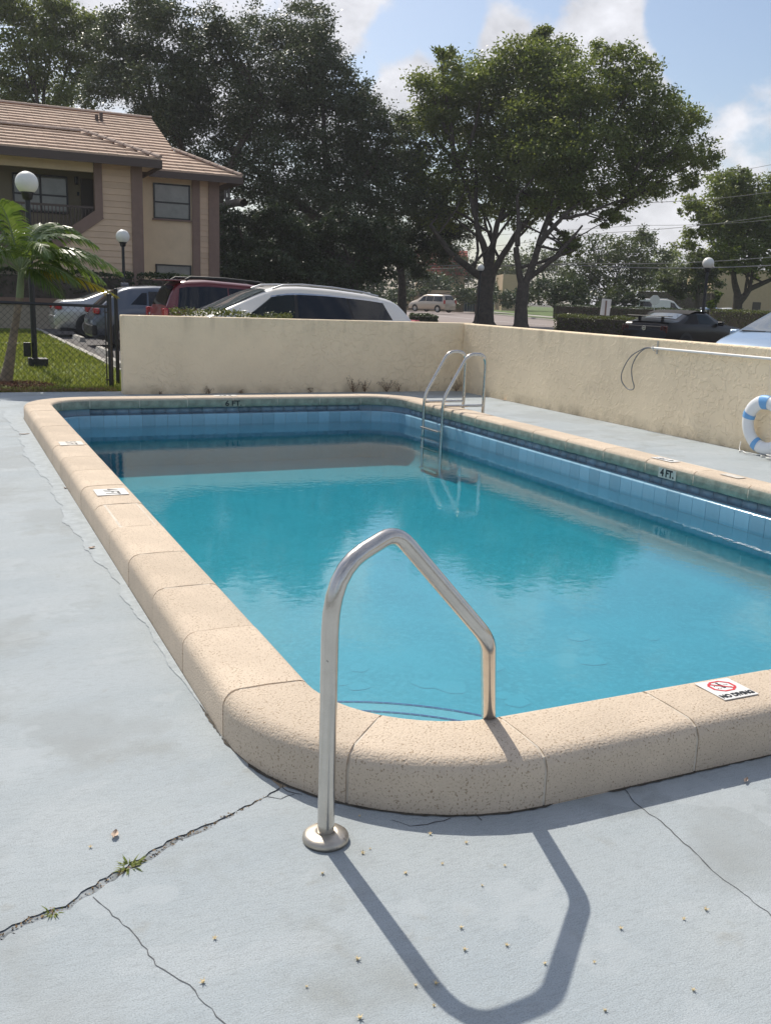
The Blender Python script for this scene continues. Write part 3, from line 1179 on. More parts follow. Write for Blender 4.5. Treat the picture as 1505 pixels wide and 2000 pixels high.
    for px, py, r in ((880, 1342, .10), (700, 1340, .07), (690, 1365, .06), (980, 1358, .06), (1105, 1289, .13), (1155, 1290, .10), (1130, 1245, .08), (1040, 1180, .16),
                      (955, 1215, .12), (960, 1300, .09), (1010, 1370, .08), (830, 1335, .08), (700, 1305, .06), (1270, 1245, .07), (670, 1332, .05), (1370, 1220, .09)):
        # follow the sight line down to the floor
        zf = -0.68
        p = atz(px, py, zf)
        zz = depth(p.y) + 0.0005 + 0.00012 * (px % 13)
        p = atz(px, py, zz)
        pts = [(p.x + r * math.cos(rad(a)) * (.9 + .14 * math.sin(rad(a) * 3 + px)), p.y + r * math.sin(rad(a)) * (.9 + .14 * math.sin(rad(a) * 2 + py)), zz) for a in range(0, 360, 15)]
        b.add(pts, [tuple(range(len(pts)))])
    MATS['patch'] = mat('patch', (0.108, 0.435, 0.515), 0.8)
    b.build('plaster_patch', 'patch', t)
    # water body
    o2 = coping_outline(0.300, 11)
    bm = bmesh.new()
    tp = [bm.verts.new((x, y, WATER_Z)) for x, y in o2]
    bt = [bm.verts.new((x, y, -2.4)) for x, y in o2]
    bm.faces.new(tp)
    bm.faces.new(bt[::-1])
    for i in range(len(o2)):
        j = (i + 1) % len(o2)
        bm.faces.new((tp[j], tp[i], bt[i], bt[j]))
    bmesh.ops.recalc_face_normals(bm, faces=bm.faces)
    me = bpy.data.meshes.new('water')
    bm.to_mesh(me)
    bm.free()
    me.materials.append(MATS['water'])
    tag(link('water', me), kind='structure')
    return t


POOL = pool()


# ------------------------------------------------------------------ printed markers
def text_mesh(txt, size, m, extrude=0.0005, xscale=1.0, bold=0.0):
    cu = bpy.data.curves.new('txt', 'FONT')
    cu.body = txt
    cu.size = size
    cu.extrude = extrude
    cu.offset = bold
    cu.align_x = 'CENTER'
    cu.align_y = 'CENTER'
    o = bpy.data.objects.new('txt', cu)
    COL.objects.link(o)
    bpy.context.view_layer.update()
    me = bpy.data.meshes.new_from_object(o.evaluated_get(bpy.context.evaluated_depsgraph_get()))
    bpy.data.objects.remove(o)
    for v in me.vertices:
        v.co.x *= xscale
    me.materials.clear()
    me.materials.append(MATS[m])
    return me


def marker(name, origin, ex, ey, w, h, label, texts, cat='depth marker', m='sticker', group=None, extra=None):
    """flat plate at origin with axes ex (reading direction) and ey (up of the letters)"""
    ex, ey = Vector(ex).normalized(), Vector(ey).normalized()
    ez = ex.cross(ey)
    t = link(name, None)
    t.matrix_world = Matrix((ex, ey, ez)).transposed().to_4x4()
    t.location = origin
    t.empty_display_size = .05
    tag(t, label, cat, group)
    b = MB()
    b.box((0, 0, 0.0012), (w, h, 0.0024))
    b.build('plate', m, t, world=False)
    for txt, size, x, y, xs, bo in texts:
        o = link('lettering', text_mesh(txt, size, 'black_print', xscale=xs, bold=bo), t)
        o.location = (x, y, 0.0032)
    if extra:
        extra(t)
    return t


zc = 0.1745
p4 = atz(217, 961, zc)
marker('depth_marker', (p4.x, p4.y, zc), (0, -1, 0), (1, 0, 0), 0.20, 0.20, 'white 4 FT depth plate on the left coping, the clearer one nearer the viewer',
       [('4', .13, -.062, .0, .75, .002), ('FT', .13, .035, 0, .75, .002)])
p5 = atz(139, 866, zc)
marker('depth_marker', (p5.x, p5.y, zc), (0, -1, 0), (1, 0, 0), 0.20, 0.19, 'worn 5 FT depth plate at the far end of the left coping',
       [('5', .12, -.062, .0, .75, .0012), ('FT', .12, .035, 0, .75, .0012)], m='sticker_worn')
pr = atz(1310, 897, zc)
marker('depth_marker', (X1 - .16, pr.y, zc), (0, 1, 0), (-1, 0, 0), 0.26, 0.11, 'white 4 FT depth plate flat on the right coping',
       [('4', .085, -.075, .0, 1.0, .002), ('FT', .085, .035, 0, 1.0, .002)])
marker('depth_marker', (X1 - .16, atz(1427, 930, zc).y, zc), (0, 1, 0), (-1, 0, 0), 0.2, 0.09, 'faded illegible plate on the right coping towards the frame edge',
       [], m='sticker_worn')
pf = aty(440, 771.5, Y1 - .15)
marker('depth_marker', (pf.x, Y1 - .15, zc), (-1, 0, 0), (0, -1, 0), 0.30, 0.12, 'worn 6 FT depth plate lying flat on the far coping', [('6 FT', .09, 0, 0, 1.0, .002)], m='sticker_worn')
p6 = aty(456, 791, Y1 - 0.314)
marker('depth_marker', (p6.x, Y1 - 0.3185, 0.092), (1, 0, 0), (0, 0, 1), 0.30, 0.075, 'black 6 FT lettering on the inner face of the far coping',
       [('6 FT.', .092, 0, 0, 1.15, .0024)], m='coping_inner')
pr4 = atz(1303, 925, 0.10)
yr4 = (CAM + ray(1303, 925) * ((X1 - .314) / ray(1303, 925).x)).y
marker('depth_marker', (X1 - 0.3185, yr4, 0.092), (0, -1, 0), (0, 0, 1), 0.22, 0.085, 'black 4 FT on a pale patch of the right coping inner face',
       [('4 FT.', .088, 0, 0, 0.92, .004)], m='sticker_worn')


def octagon(t):
    b = MB()
    rx, ry = 0.052, 0.042
    c = (0, 0.022)
    ring_o = [(c[0] + rx * 1.08 * math.cos(rad(22.5 + 45 * k)), c[1] + ry * 1.08 * math.sin(rad(22.5 + 45 * k))) for k in range(8)]
    ring_i = [(c[0] + rx * .88 * math.cos(rad(22.5 + 45 * k)), c[1] + ry * .88 * math.sin(rad(22.5 + 45 * k))) for k in range(8)]
    for k in range(8):
        j = (k + 1) % 8
        b.quad((*ring_i[k], .0034), (*ring_o[k], .0034), (*ring_o[j], .0034), (*ring_i[j], .0034))
    d = Vector((.045, -.033, 0)).normalized()
    n_ = Vector((-d.y, d.x, 0)) * .004
    a, e = Vector((c[0], c[1], .0036)) - d * .05, Vector((c[0], c[1], .0036)) + d * .05
    b.quad(a - n_, e - n_, e + n_, a + n_)
    b.build('prohibition_symbol', 'red_print', t, world=False)
    b = MB()
    z = .0030
    b.add([(c[0] + x, c[1] + y, z) for x, y in ((-.004, .020), (.004, .020), (.008, .006), (.006, -.016), (-.004, -.016), (-.007, .004))], [tuple(range(6))[::-1]])
    b.add([(c[0] + .005 * math.cos(rad(a_)), c[1] + .026 + .005 * math.sin(rad(a_)), z) for a_ in range(0, 360, 30)], [tuple(range(12))])
    for s in (-1, 1):
        for yy in (.006, -.014):
            for x in (.012, .024):
                b.quad((c[0] + s * x, c[1] + yy, z), (c[0] + s * (x + .008), c[1] + yy - .002, z), (c[0] + s * (x + .008), c[1] + yy + .001, z), (c[0] + s * x, c[1] + yy + .003, z))
    b.build('diver_symbol', 'black_print', t, world=False)


pn = atz(1417, 1346, zc)
marker('no_diving_plate', (pn.x, pn.y, zc), (1, 0, 0), (0, 1, 0), 0.155, 0.150, 'white NO DIVING plate with red octagon on the near coping', [('NO DIVING', .034, 0, -.053, 0.82, .0016)],
       cat='sign', extra=octagon)


# ------------------------------------------------------------------ handrail and ladder
def smooth_path(pts, radii, n=7):
    """polyline with rounded corners"""
    pts = [Vector(p) for p in pts]
    out = [pts[0]]
    for i in range(1, len(pts) - 1):
        a, b, c = pts[i - 1], pts[i], pts[i + 1]
        r = radii[i - 1]
        d1, d2 = (a - b).normalized(), (c - b).normalized()
        p, q = b + d1 * min(r, (a - b).length * .48), b + d2 * min(r, (c - b).length * .48)
        for k in range(n):
            t = k / (n - 1)
            out.append(p * (1 - t) ** 2 + b * 2 * t * (1 - t) + q * t ** 2)
    out.append(pts[-1])
    return out


def handrail():
    base = Vector((0.891, 2.222, 0))
    t = thing('handrail', base, 'stainless steel handrail bent over the near corner of the pool', 'handrail')
    b = MB()
    lower = [base, Vector((0.872, 2.177, 0.655))]
    path = smooth_path([base + Vector((0, 0, .005)), Vector((0.868, 2.167, 0.80)), Vector((1.085, 2.246, 0.872)), Vector((1.372, 2.206, 0.540)), Vector((1.575, 2.495, 0.10)), Vector((1.60, 2.53, -0.62))],
                       [0.17, 0.055, 0.05, 0.08])
    b.tube(path, 0.0235, 20)
    b.build('rail_tube', 'steel', t)
    b = MB()
    b.lathe(base, [(0.0, 0.0), (0.064, 0.0), (0.0655, 0.008), (0.064, 0.016), (0.055, 0.023), (0.036, 0.028), (0.026, 0.029), (0.0236, 0.027)], 40)
    b.build('base_flange', 'steel_worn', t)
    b = MB()
    p = Vector((0.875, 2.184, 0.555))
    d = Vector((-0.62, -0.78, 0)).normalized()
    b.tube([p + d * .02, p + d * .0265], .004, 10)
    b.build('rivet', 'steel', t)


handrail()


def ladder():
    t = thing('pool_ladder', (6.05, 10.43, 0), 'stainless steel pool ladder over the far right coping', 'ladder')
    ys = (10.18, 10.68)
    for y in ys:
        b = MB()
        path = smooth_path([(6.05, y, 0.0), (6.05, y, 0.845), (5.80, y, 0.845), (5.485, y, 0.30), (5.485, y, -1.05)], [0.13, 0.10, 0.10])
        b.tube(path, 0.0195, 16)
        b.build('side_rail', 'steel', t)
        b = MB()
        b.tube([(5.50, y, 0.215), (6.04, y, 0.215)], 0.0165, 12)
        b.build('brace', 'steel', t)
    for z in (-0.105, -0.36, -0.62, -0.88):
        b = MB()
        b.box((5.47, 10.43, z), (0.075, 0.475, 0.022))
        bevel(b.build('tread', 'steel', t), 0.006)


ladder()


# ------------------------------------------------------------------ walls and what hangs on them
def wall(name, a, b, label):
    t = thing(name, ((a[0] + b[0]) / 2, (a[1] + b[1]) / 2, 0), label, 'wall')
    m = MB()
    m.box2((a[0], a[1], -0.10), (b[0], b[1], a[2]))
    o = bevel(m.build('wall_body', 'stucco', t), 0.018, 3)
    return t


wall('stucco_wall', (2.315, WY, 1.112), (8.02, WY + .20, 1.112), 'cream stucco garden wall behind the far end of the pool')
wall('stucco_wall', (WX, -3.0, 1.106), (WX + .20, WY - .002, 1.106), 'cream stucco garden wall with rough relief along the right of the pool')


def wallfoot():
    # dried weeds rooted where wall and deck meet
    spots = [(408, 762, .10, 4), (402, 762, .07, 3), (607, 762, .10, 4), (690, 762, .26, 9), (712, 762, .20, 8), (755, 762, .22, 9), (778, 762, .2, 4), (890, 763, .26, 7), (312, 760, .05, 3), (470, 762, .05, 3)]
    lbl = ['taller dried weed of the pair at the wall foot left of the 6 FT lettering', 'short dried weed close beside the taller one left of the 6 FT lettering', 'low dried weed at the far wall foot midway between lettering and pool ladder',
           'tallest branching dried weed at the far wall foot left of the ladder', 'bushy dried weed just right of the tallest branching weed', 'widest dried weed clump at the far wall foot nearest the ladder on its left',
           'thin single dried stem at the far wall foot right of the widest clump', 'dried weed in the corner behind the ladder', 'tiny dried sprig at the far wall foot near its left end', 'tiny dried sprig at the far wall just right of the 6 FT lettering']
    for i, (px, py, h, n) in enumerate(spots):
        p = aty(px, py, WY - 0.05)
        t = tag(link('dried_weed', None), lbl[i], 'weed', 'dried weeds along the wall foot')
        t.location = (p.x, WY - 0.05, 0)
        t.empty_display_size = .05
        b = MB()
        tips = []
        for k in range(n):
            a = random.uniform(-1, 1)
            q = [Vector((0, 0, 0))]
            d = Vector((a * .6, random.uniform(-.25, .02), 1)).normalized()
            hh = h * random.uniform(.55, 1.1)
            for s in range(1, 7):
                d = (d + Vector((random.gauss(0, .22), random.gauss(0, .06), random.gauss(0, .1)))).normalized()
                q.append(q[-1] + d * hh / 6)
                if s > 1:
                    for _ in range(3):
                        tips.append(q[-1] + Vector((random.gauss(0, .018), random.gauss(0, .018), random.gauss(0, .012))))
            b.tube(q, [.0032] * 3 + [.0022] * 4, 5, False)
        b.build('stem', 'deadplant', t, world=False)
        link('dry_leaves', leaf_mesh('dry_leaves', [tuple(q) for q in tips], .018, 'deadplant', up=0), t)


wallfoot()


def skimmer_pole():
    y0, y1 = 9.17, 1.0
    z = 1.0
    x = WX - .05
    t = thing('skimmer_pole', (x, 9.17, z), 'long white pool pole with bare wire net hoop hung along the right wall', 'pool pole')
    b = MB()
    b.tube([(x, y0, z), (x, y1, z + .015)], .0145, 12)
    b.build('pole', 'white_paint', t)
    b = MB()
    hp = [(9.17, 1.0), (9.26, 1.0), (9.38, .955), (9.52, .885), (9.62, .78), (9.685, .65), (9.67, .56), (9.60, .50), (9.52, .468), (9.44, .475), (9.425, .52), (9.47, .60), (9.50, .72), (9.465, .83), (9.39, .92), (9.28, .985), (9.17, 1.0)]
    # smooth the hoop
    q = [Vector((x - .01, a, c)) for a, c in hp]
    pts = []
    for i in range(len(q) - 1):
        p0, p1, p2, p3 = q[max(0, i - 1)], q[i], q[i + 1], q[min(len(q) - 1, i + 2)]
        for k in range(4):
            s = k / 4
            pts.append(0.5 * ((2 * p1) + (p2 - p0) * s + (2 * p0 - 5 * p1 + 4 * p2 - p3) * s * s + (3 * p1 - p0 - 3 * p2 + p3) * s ** 3))
    b.tube(pts, .0068, 8)
    b.build('net_hoop', 'hoop_grey', t)
    for k, y in enumerate((9.13, 2.9)):
        h = thing('pole_hook', (WX, y, 1.0), ('grey metal hook holding the wire hoop end of the pool pole', 'grey metal hook on the right wall beyond the life ring')[k], 'hook')
        b = MB()
        b.box2((WX - .006, y - .012, .93), (WX + .004, y + .012, 1.085))
        b.tube([(WX - .004, y, .97), (WX - .035, y, .965), (WX - .062, y, .975), (WX - .075, y, 1.0), (WX - .073, y, 1.03)], .006, 8)
        b.build('hook_plate', 'alu', h)


skimmer_pole()


def life_ring():
    R_, r_ = 0.245, 0.065
    c = Vector((WX - 0.10, 7.24, 0.322))
    t = thing('life_ring', c, 'white ring buoy with blue bands leaning on the right wall at the frame edge', 'life ring')
    n, m = 48, 14
    ax = Matrix.Rotation(rad(-7), 4, 'Y')

    def pt(a, bb, rr):
        # flattened ring in the wall plane (y, z), thickness along x
        rad_ = R_ + rr * math.cos(bb) * 1.08
        return ax @ Vector((rr * 0.72 * math.sin(bb), rad_ * math.cos(a), rad_ * math.sin(a)))
    b = MB()
    b.smooth = True
    for i in range(n):
        for k in range(m):
            a0, a1 = 2 * math.pi * i / n, 2 * math.pi * (i + 1) / n
            b0, b1 = 2 * math.pi * k / m, 2 * math.pi * (k + 1) / m
            b.add([pt(a0, b0, r_), pt(a1, b0, r_), pt(a1, b1, r_), pt(a0, b1, r_)], [(0, 1, 2, 3)])
    o = b.build('ring_body', 'ring_white', t, world=False)
    weld(o, 80)
    for ca in (88, 196, 300, 20):
        b = MB()
        b.smooth = True
        w = 12 if ca == 88 else 7
        ss = [ca - w, ca - w / 3, ca + w / 3, ca + w]
        for a0, a1 in zip(ss[:-1], ss[1:]):
            for k in range(m):
                b0, b1 = 2 * math.pi * k / m, 2 * math.pi * (k + 1) / m
                b.add([pt(rad(a0), b0, r_ + .004), pt(rad(a1), b0, r_ + .004), pt(rad(a1), b1, r_ + .004), pt(rad(a0), b1, r_ + .004)], [(0, 1, 2, 3)])
        weld(b.build('blue_band', 'ring_blue', t, world=False), 80)
    rp = thing('rope', (WX - .12, 7.2, 0), 'white cord lying loose on the deck under the ring buoy', 'rope')
    b = MB()
    pts = [Vector((WX - .03, 7.62, .10)), Vector((WX - .06, 7.60, .03)), Vector((WX - .10, 7.55, .012))]
    for k in range(24):
        a = k * .42
        pts.append(Vector((WX - .14 + .03 * math.sin(a * 1.7), 7.52 - k * .022 + .03 * math.sin(a), .009 + .004 * (k % 3))))
    for k in range(20):
        a = k * .5
        pts.append(Vector((WX - .18 + .05 * math.cos(a), 7.0 + .10 * math.sin(a), .009 + .0022 * k)))
    b.tube(pts, .0055, 7)
    b.build('cord', 'rope', rp)


life_ring()


# ------------------------------------------------------------------ fence, lamp posts
def fence():
    y = 14.87
    t = thing('chain_link_fence', (0.3, y, 0), 'black chain-link fence left of the far wall', 'fence')
    for x, h, r in ((2.30, 1.37, .036), (0.60, 1.28, .030), (-1.3, 1.28, .030), (-3.2, 1.28, .03)):
        b = MB()
        b.tube([(x, y, -.1), (x, y, h)], r, 12)
        b.ball((x, y, h), (r * 1.1, r * 1.1, r * .8), 12, 8)
        b.build('fence_post', 'black_metal', t)
    b = MB()
    b.tube([(-3.2, y, 1.275), (2.27, y, 1.205)], .022, 10)
    b.build('top_rail', 'black_metal', t)
    b = MB()
    b.tube([(2.235, y - .02, .03), (2.235, y - .02, 1.2)], .009, 8)
    for z in (.12, .6, 1.12):
        b.box((2.262, y - .015, z), (.08, .03, .022))
    b.build('tension_bar', 'black_metal', t)
    b = MB()
    s = .092
    x = -3.3
    while x < 3.4:
        for sg in (-1, 1):
            # clip the diagonal to the panel
            za, zb = .03, 1.2
            xa, xb = x, x + sg * (zb - za)
            lo_, hi_ = -3.2, 2.235
            pa, pb = Vector((xa, y, za)), Vector((xb, y, zb))
            d = pb - pa
            t0, t1 = 0.0, 1.0
            for bound, side in ((lo_, 1), (hi_, -1)):
                fa, fb = side * (pa.x - bound), side * (pb.x - bound)
                if fa < 0 and fb < 0:
                    t0, t1 = 1, 0
                elif fa < 0:
                    t0 = max(t0, fa / (fa - fb))
                elif fb < 0:
                    t1 = min(t1, fa / (fa - fb))
            if t1 > t0:
                b.tube([pa + d * t0 + Vector((0, sg * .002, 0)), pa + d * t1 + Vector((0, sg * .002, 0))], .0021, 4, False)
        x += s
    tag(b.build('wire_mesh', 'black_metal', t), kind='stuff')
    g = thing('gate_post', (2.215 + .19, 15.6, 0), 'tall thin black post close behind the wall end', 'post')
    b = MB()
    p = aty(226, 567, 15.6)
    b.tube([(p.x, 15.6, -.1), (p.x, 15.6, p.z)], .03, 12)
    b.ball((p.x, 15.6, p.z), .032, 10, 8)
    b.build('post_shaft', 'black_metal', g)


fence()


def lamp_post(x, y, zg, rg, label, base_box=False, r=.05):
    t = thing('lamp_post', (x, y, 0), label, 'lamp post', 'globe lamp posts')
    b = MB()
    b.tube([(x, y, -.1), (x, y, zg - rg * 0.9)], [r, r * .9], 12)
    b.build('post', 'black_metal', t)
    b = MB()
    b.lathe((x, y, zg - rg), [(r * .9, -.10), (r * 1.6, -.08), (r * 1.9, 0.0), (rg * .62, .035), (rg * .58, .05)], 18)
    b.build('collar', 'black_metal', t)
    b = MB()
    b.ball((x, y, zg), rg, 28, 18)
    b.build('globe', 'globe', t)
    if base_box:
        b = MB()
        b.box((x + .05, y, .07), (.34, .34, .14))
        bevel(b.build('base_block', 'black_metal', t), .01)
        b = MB()
        b.box((x - .13, y - .02, .30), (.13, .10, .26))
        bevel(b.build('junction_box', 'black_metal', t), .01)


lamp_post(1.57, 19.09, 3.27, .20, 'tall globe lamp post behind the palm, the nearest lamp', True, .052)
q = at(240, 462, 29)
lamp_post(q.x, q.y, q.z, .205, 'globe lamp post standing before the siding wall of the building')
q = at(1382, 514, 34.5)
lamp_post(q.x, q.y, q.z, .205, 'globe lamp post on the right beyond the black convertible', r=.06)
q = at(938, 523, 53)
lamp_post(q.x, q.y, q.z, .20, 'globe lamp post in front of the thick tree trunk')


# ------------------------------------------------------------------ apartment building
def building():
    ya, yb = 38.0, 41.4                      # front of the stair block, front of the right wing
    t = thing('apartment_building', (4, 40, 0), 'two storey tan apartment building with tiled roof, siding and balcony', 'building')

    def part(name, m, a, b_, parent=t, bev=0):
        m_ = MB()
        m_.box2(a, b_)
        o = m_.build(name, m, parent)
        if bev:
            bevel(o, bev)
        return o
    # stair block: stucco shell behind boards
    part('side_wall', 'bldg_stucco', (6.95, ya + .05, -.1), (7.2, 46, 6.0))
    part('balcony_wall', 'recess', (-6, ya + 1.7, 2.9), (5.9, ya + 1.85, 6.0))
    part('balcony_floor', 'concrete', (-6, ya + .02, 2.95), (5.4, ya + 1.7, 3.2))
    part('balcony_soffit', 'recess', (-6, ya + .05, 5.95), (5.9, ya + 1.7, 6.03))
    part('beam', 'bldg_stucco', (-6, ya, 5.58), (5.45, ya + .2, 6.0))
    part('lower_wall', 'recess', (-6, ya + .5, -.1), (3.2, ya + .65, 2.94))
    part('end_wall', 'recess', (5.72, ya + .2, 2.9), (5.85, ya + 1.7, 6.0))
    # lap siding boards, the wall right of the balcony opening and the raking wall under it
    z = -0.1
    bh = 0.225
    me_cache = {}
    while z < 5.98:
        zt_ = min(z + bh, 5.99)
        zm = (z + zt_) / 2
        # left end follows the raking edge of the opening
        if zm > 4.05:
            xl = 5.72
        elif zm > 2.7:
            xl = 3.75 + (zm - 2.7) / (4.05 - 2.7) * (5.72 - 3.75)
        else:
            xl = 3.2
        b = MB()
        xr = 6.80
        b.add([(xl, ya + .03, z), (xr, ya + .03, z), (xr, ya + .03, zt_), (xl, ya + .03, zt_),
               (xl, ya - .012, z + .004), (xr, ya - .012, z + .004), (xr, ya + .010, zt_), (xl, ya + .010, zt_)],
              [(0, 3, 2, 1), (4, 5, 6, 7), (0, 1, 5, 4), (3, 7, 6, 2), (0, 4, 7, 3), (1, 2, 6, 5)])
        b.build('siding_board', 'siding', t)
        z += bh
    part('backing_wall', 'bldg_stucco', (5.75, ya + .04, -.1), (6.94, ya + .2, 6.0))
    part('backing_wall', 'bldg_stucco', (3.2, ya + .04, -.1), (5.74, ya + .18, 2.70))
    b = MB()
    b.add([(3.75, ya + .04, 2.70), (5.74, ya + .04, 2.70), (5.74, ya + .04, 4.05), (3.75, ya + .16, 2.70), (5.74, ya + .16, 2.70), (5.74, ya + .16, 4.05)],
          [(0, 1, 2), (3, 5, 4), (0, 3, 4, 1), (1, 4, 5, 2), (2, 5, 3, 0)])
    b.build('raking_wall', 'bldg_stucco', t)
    # trims
    part('corner_trim', 'trim', (6.80, ya - .06, -.1), (7.22, ya + .05, 6.0), bev=.01)
    part('post_trim', 'trim', (5.46, ya - .05, 4.02), (5.75, ya + .22, 6.0), bev=.01)
    b = MB()
    a, c = Vector((3.55, ya - .055, 2.62)), Vector((5.66, ya - .055, 4.13))
    d = (c - a).normalized()
    n_ = Vector((-d.z, 0, d.x)) * .20
    dp = Vector((0, .26, 0))
    b.add([a - n_, c - n_, c + n_, a + n_, a - n_ + dp, c - n_ + dp, c + n_ + dp, a + n_ + dp],
          [(0, 1, 2, 3), (7, 6, 5, 4), (0, 4, 5, 1), (1, 5, 6, 2), (2, 6, 7, 3), (3, 7, 4, 0)])
    b.build('raking_trim', 'trim', t)
    # balcony: window, door, lamp, railing
    yw = ya + 1.7

    def window(x0, x1, z0, z1, y, rail=True, panes=1, glass='glass_dark', blind=True):
        w = MB()
        fr = .06
        for a_, b_ in (((x0, z0), (x1, z0 + fr)), ((x0, z1 - fr), (x1, z1)), ((x0, z0 + fr), (x0 + fr, z1 - fr)), ((x1 - fr, z0 + fr), (x1, z1 - fr))):
            w.box2((a_[0], y - .05, a_[1]), (b_[0], y + .03, b_[1]))
        zm_ = z0 + (z1 - z0) * .47
        if rail:
            w.box2((x0 + fr, y - .045, zm_ - .03), (x1 - fr, y + .02, zm_ + .03))
        for k in range(1, panes):
            xm = x0 + (x1 - x0) * k / panes
            w.box2((xm - .04, y - .048, z0 + fr), (xm + .04, y + .02, z1 - fr))
        wo = w.build('window', 'win_frame', t)
        for za, zb in (((z0 + fr, zm_ - .03), (zm_ + .03, z1 - fr)) if rail else ((z0 + fr, z1 - fr),)):
            for k in range(panes):
                g = MB()
                xa, xb = x0 + (x1 - x0) * k / panes + .045, x0 + (x1 - x0) * (k + 1) / panes - .045
                g.box2((xa, y - .012, za), (xb, y - .004, zb))
                g.build('pane', 'win_glass' if blind else glass, wo)
    MATS['win_glass'] = mat('win_glass', (0.20, 0.20, 0.185), 0.06, spec=0.7, var=0.25, vscale=1.1)
    sc_ = (ya + 1.7) / 38.0
    window(2.75, 4.72, 4.15, 5.52, yw - .03, panes=2)
    part('door', 'door', (5.2, yw - .06, 3.2), (5.66, yw - .005, 5.50), bev=.01)
    d_ = part('wall_lamp', 'black_metal', (4.98, yw - .14, 5.25), (5.10, yw - .005, 5.55), bev=.02)
    part('house_sign', 'black_metal', (5.06, yw - .03, 4.86), (5.14, yw - .004, 5.0))
    yr = ya + .12
    r = MB()
    r.box2((-6, yr - .03, 4.30), (5.46, yr + .03, 4.38))
    r.box2((-6, yr - .025, 3.28), (5.3, yr + .025, 3.34))
    ro = r.build('railing', 'fascia', t)
    x = 1.5
    bal = MB()
    bal.box((0, 0, 0), (.035, .035, .96))
    bal_me = bal.mesh('baluster', 'fascia')
    while x < 5.4:
        o = link('baluster', bal_me, ro)
        w = parent_loc(ro)
        o.location = (x - w.x, yr - w.y, 3.82 - w.z)
        x += .13
    # right wing
    part('wing_wall', 'bldg_stucco', (7.21, yb, -.1), (11.0, yb + .2, 6.1))
    part('wing_end_wall', 'bldg_stucco', (10.85, yb + .2, -.1), (11.0, 50, 6.1))
    window(8.30, 9.83, 4.33, 5.74, yb - .002)
    window(8.34, 9.85, 1.0, 2.50, yb - .002)
    part('window_sill', 'trim', (8.25, yb - .10, 4.27), (9.88, yb - .002, 4.33))
    part('pillar_trim', 'trim', (9.90, yb - .08, -.1), (10.23, yb - .002, 6.0), bev=.01)
    part('pillar_trim', 'trim', (10.60, yb - .09, -.1), (11.06, yb - .002, 6.0), bev=.01)
    z = -.1
    while z < 5.98:
        zt_ = min(z + bh, 5.99)
        b = MB()
        b.add([(10.23, yb - .002, z), (10.60, yb - .002, z), (10.60, yb - .002, zt_), (10.23, yb - .002, zt_),
               (10.23, yb - .035, z + .004), (10.60, yb - .035, z + .004), (10.60, yb - .014, zt_), (10.23, yb - .014, zt_)],
              [(0, 3, 2, 1), (4, 5, 6, 7), (0, 1, 5, 4), (3, 7, 6, 2), (0, 4, 7, 3), (1, 2, 6, 5)])
        b.build('siding_board', 'siding', t)
        z += bh
    # ---- roofs
    roof = link('roof', None, t)
    roof.location = (0, 0, 0)
    sl = .42

    def courses(y_e, z_e, y_r, xl_f, xr_f, n):
        """tile courses from eave to ridge, each a lapped strip of separate tiles with a thick butt"""
        for k in range(n):
            ya_, yb_ = y_e + (y_r - y_e) * k / n, y_e + (y_r - y_e) * (k + 1) / n + .05
            za_, zb_ = z_e + (ya_ - y_e) * sl, z_e + (yb_ - y_e) * sl
            b = MB()
            xa0, xb0 = xl_f(ya_), xr_f(ya_)
            xb1 = xr_f(yb_ - .05)
            x = xa0
            tw = .34
            j = 0
            while x < xb0 - .02:
                x2 = min(x + tw, xb0)
                xt1, xt2 = x, min(x2, max(xb1, x + .01))
                dz = random.uniform(-.006, .008)
                lift = .10
                dx = .002
                b.add([(x + dx, ya_, za_ + lift + dz), (x2 - dx, ya_, za_ + lift + dz), (xt2 - dx, yb_, zb_ + .03 + dz * .3), (xt1 + dx, yb_, zb_ + .03 + dz * .3),
                       (x + dx, ya_ + .005, za_ + .0), (x2 - dx, ya_ + .005, za_ + .0)],
                      [(0, 1, 2, 3), (4, 5, 1, 0)])
                x = x2
                j += 1
            b.build('roof_course', 'rooftile', roof)
        b = MB()
        ym = min(y_r, 43.4)
        row = [(y_e + .02, z_e), (ym, z_e + (ym - y_e) * sl), (y_r, z_e + (y_r - y_e) * sl)]
        b.add([(xl_f(y), y, z) for y, z in row] + [(xr_f(y) - .02, y, z) for y, z in row], [(0, 3, 4, 1)] + ([(1, 4, 5, 2)] if ym < y_r else []))
        b.build('roof_deck', 'roof_under', roof)

    def ridge(a, b_, n, r=.16):
        a, b_ = Vector(a), Vector(b_)
        d = (b_ - a) / n
        m_ = MB()
        L_ = d.length
        secs = []
        for tt, rr in ((0, r), (1.06, r * .86)):
            secs.append([(tt * L_, rr * math.cos(rad(a_)), rr * .75 * math.sin(rad(a_))) for a_ in range(0, 181, 30)])
        vs_ = secs[0] + secs[1]
        k = len(secs[0])
        m_.add(vs_, [(i, i + 1, k + i + 1, k + i) for i in range(k - 1)] + [tuple(range(k))[::-1]])
        me = m_.mesh('ridge_tile', 'ridgetile')
        rot = d.to_track_quat('X', 'Z').to_euler()
        for i in range(n):
            o = link('ridge_tile', me, roof)
            o.location = a + d * i - Vector(parent_loc(roof))
            o.rotation_euler = rot
            o.rotation_euler.x += random.uniform(-.03, .03)
    # main roof
    ye, ze, yr_ = 40.7, 6.13, 48.1
    zr = ze + (yr_ - ye) * sl
    courses(ye, ze, yr_, lambda y: -6.0, lambda y: 9.62 if y > 43.4 else 9.62 + (43.4 - y) / (43.4 - ye) * 2.25, 19)
    ridge((9.62, yr_, zr + .05), (-6.0, yr_, zr + .05), 34)
    b = MB()
    b.add([(-6, yr_, zr), (9.6, yr_, zr), (9.6, 55.5, ze), (-6, 55.5, ze)], [(0, 3, 2, 1)])
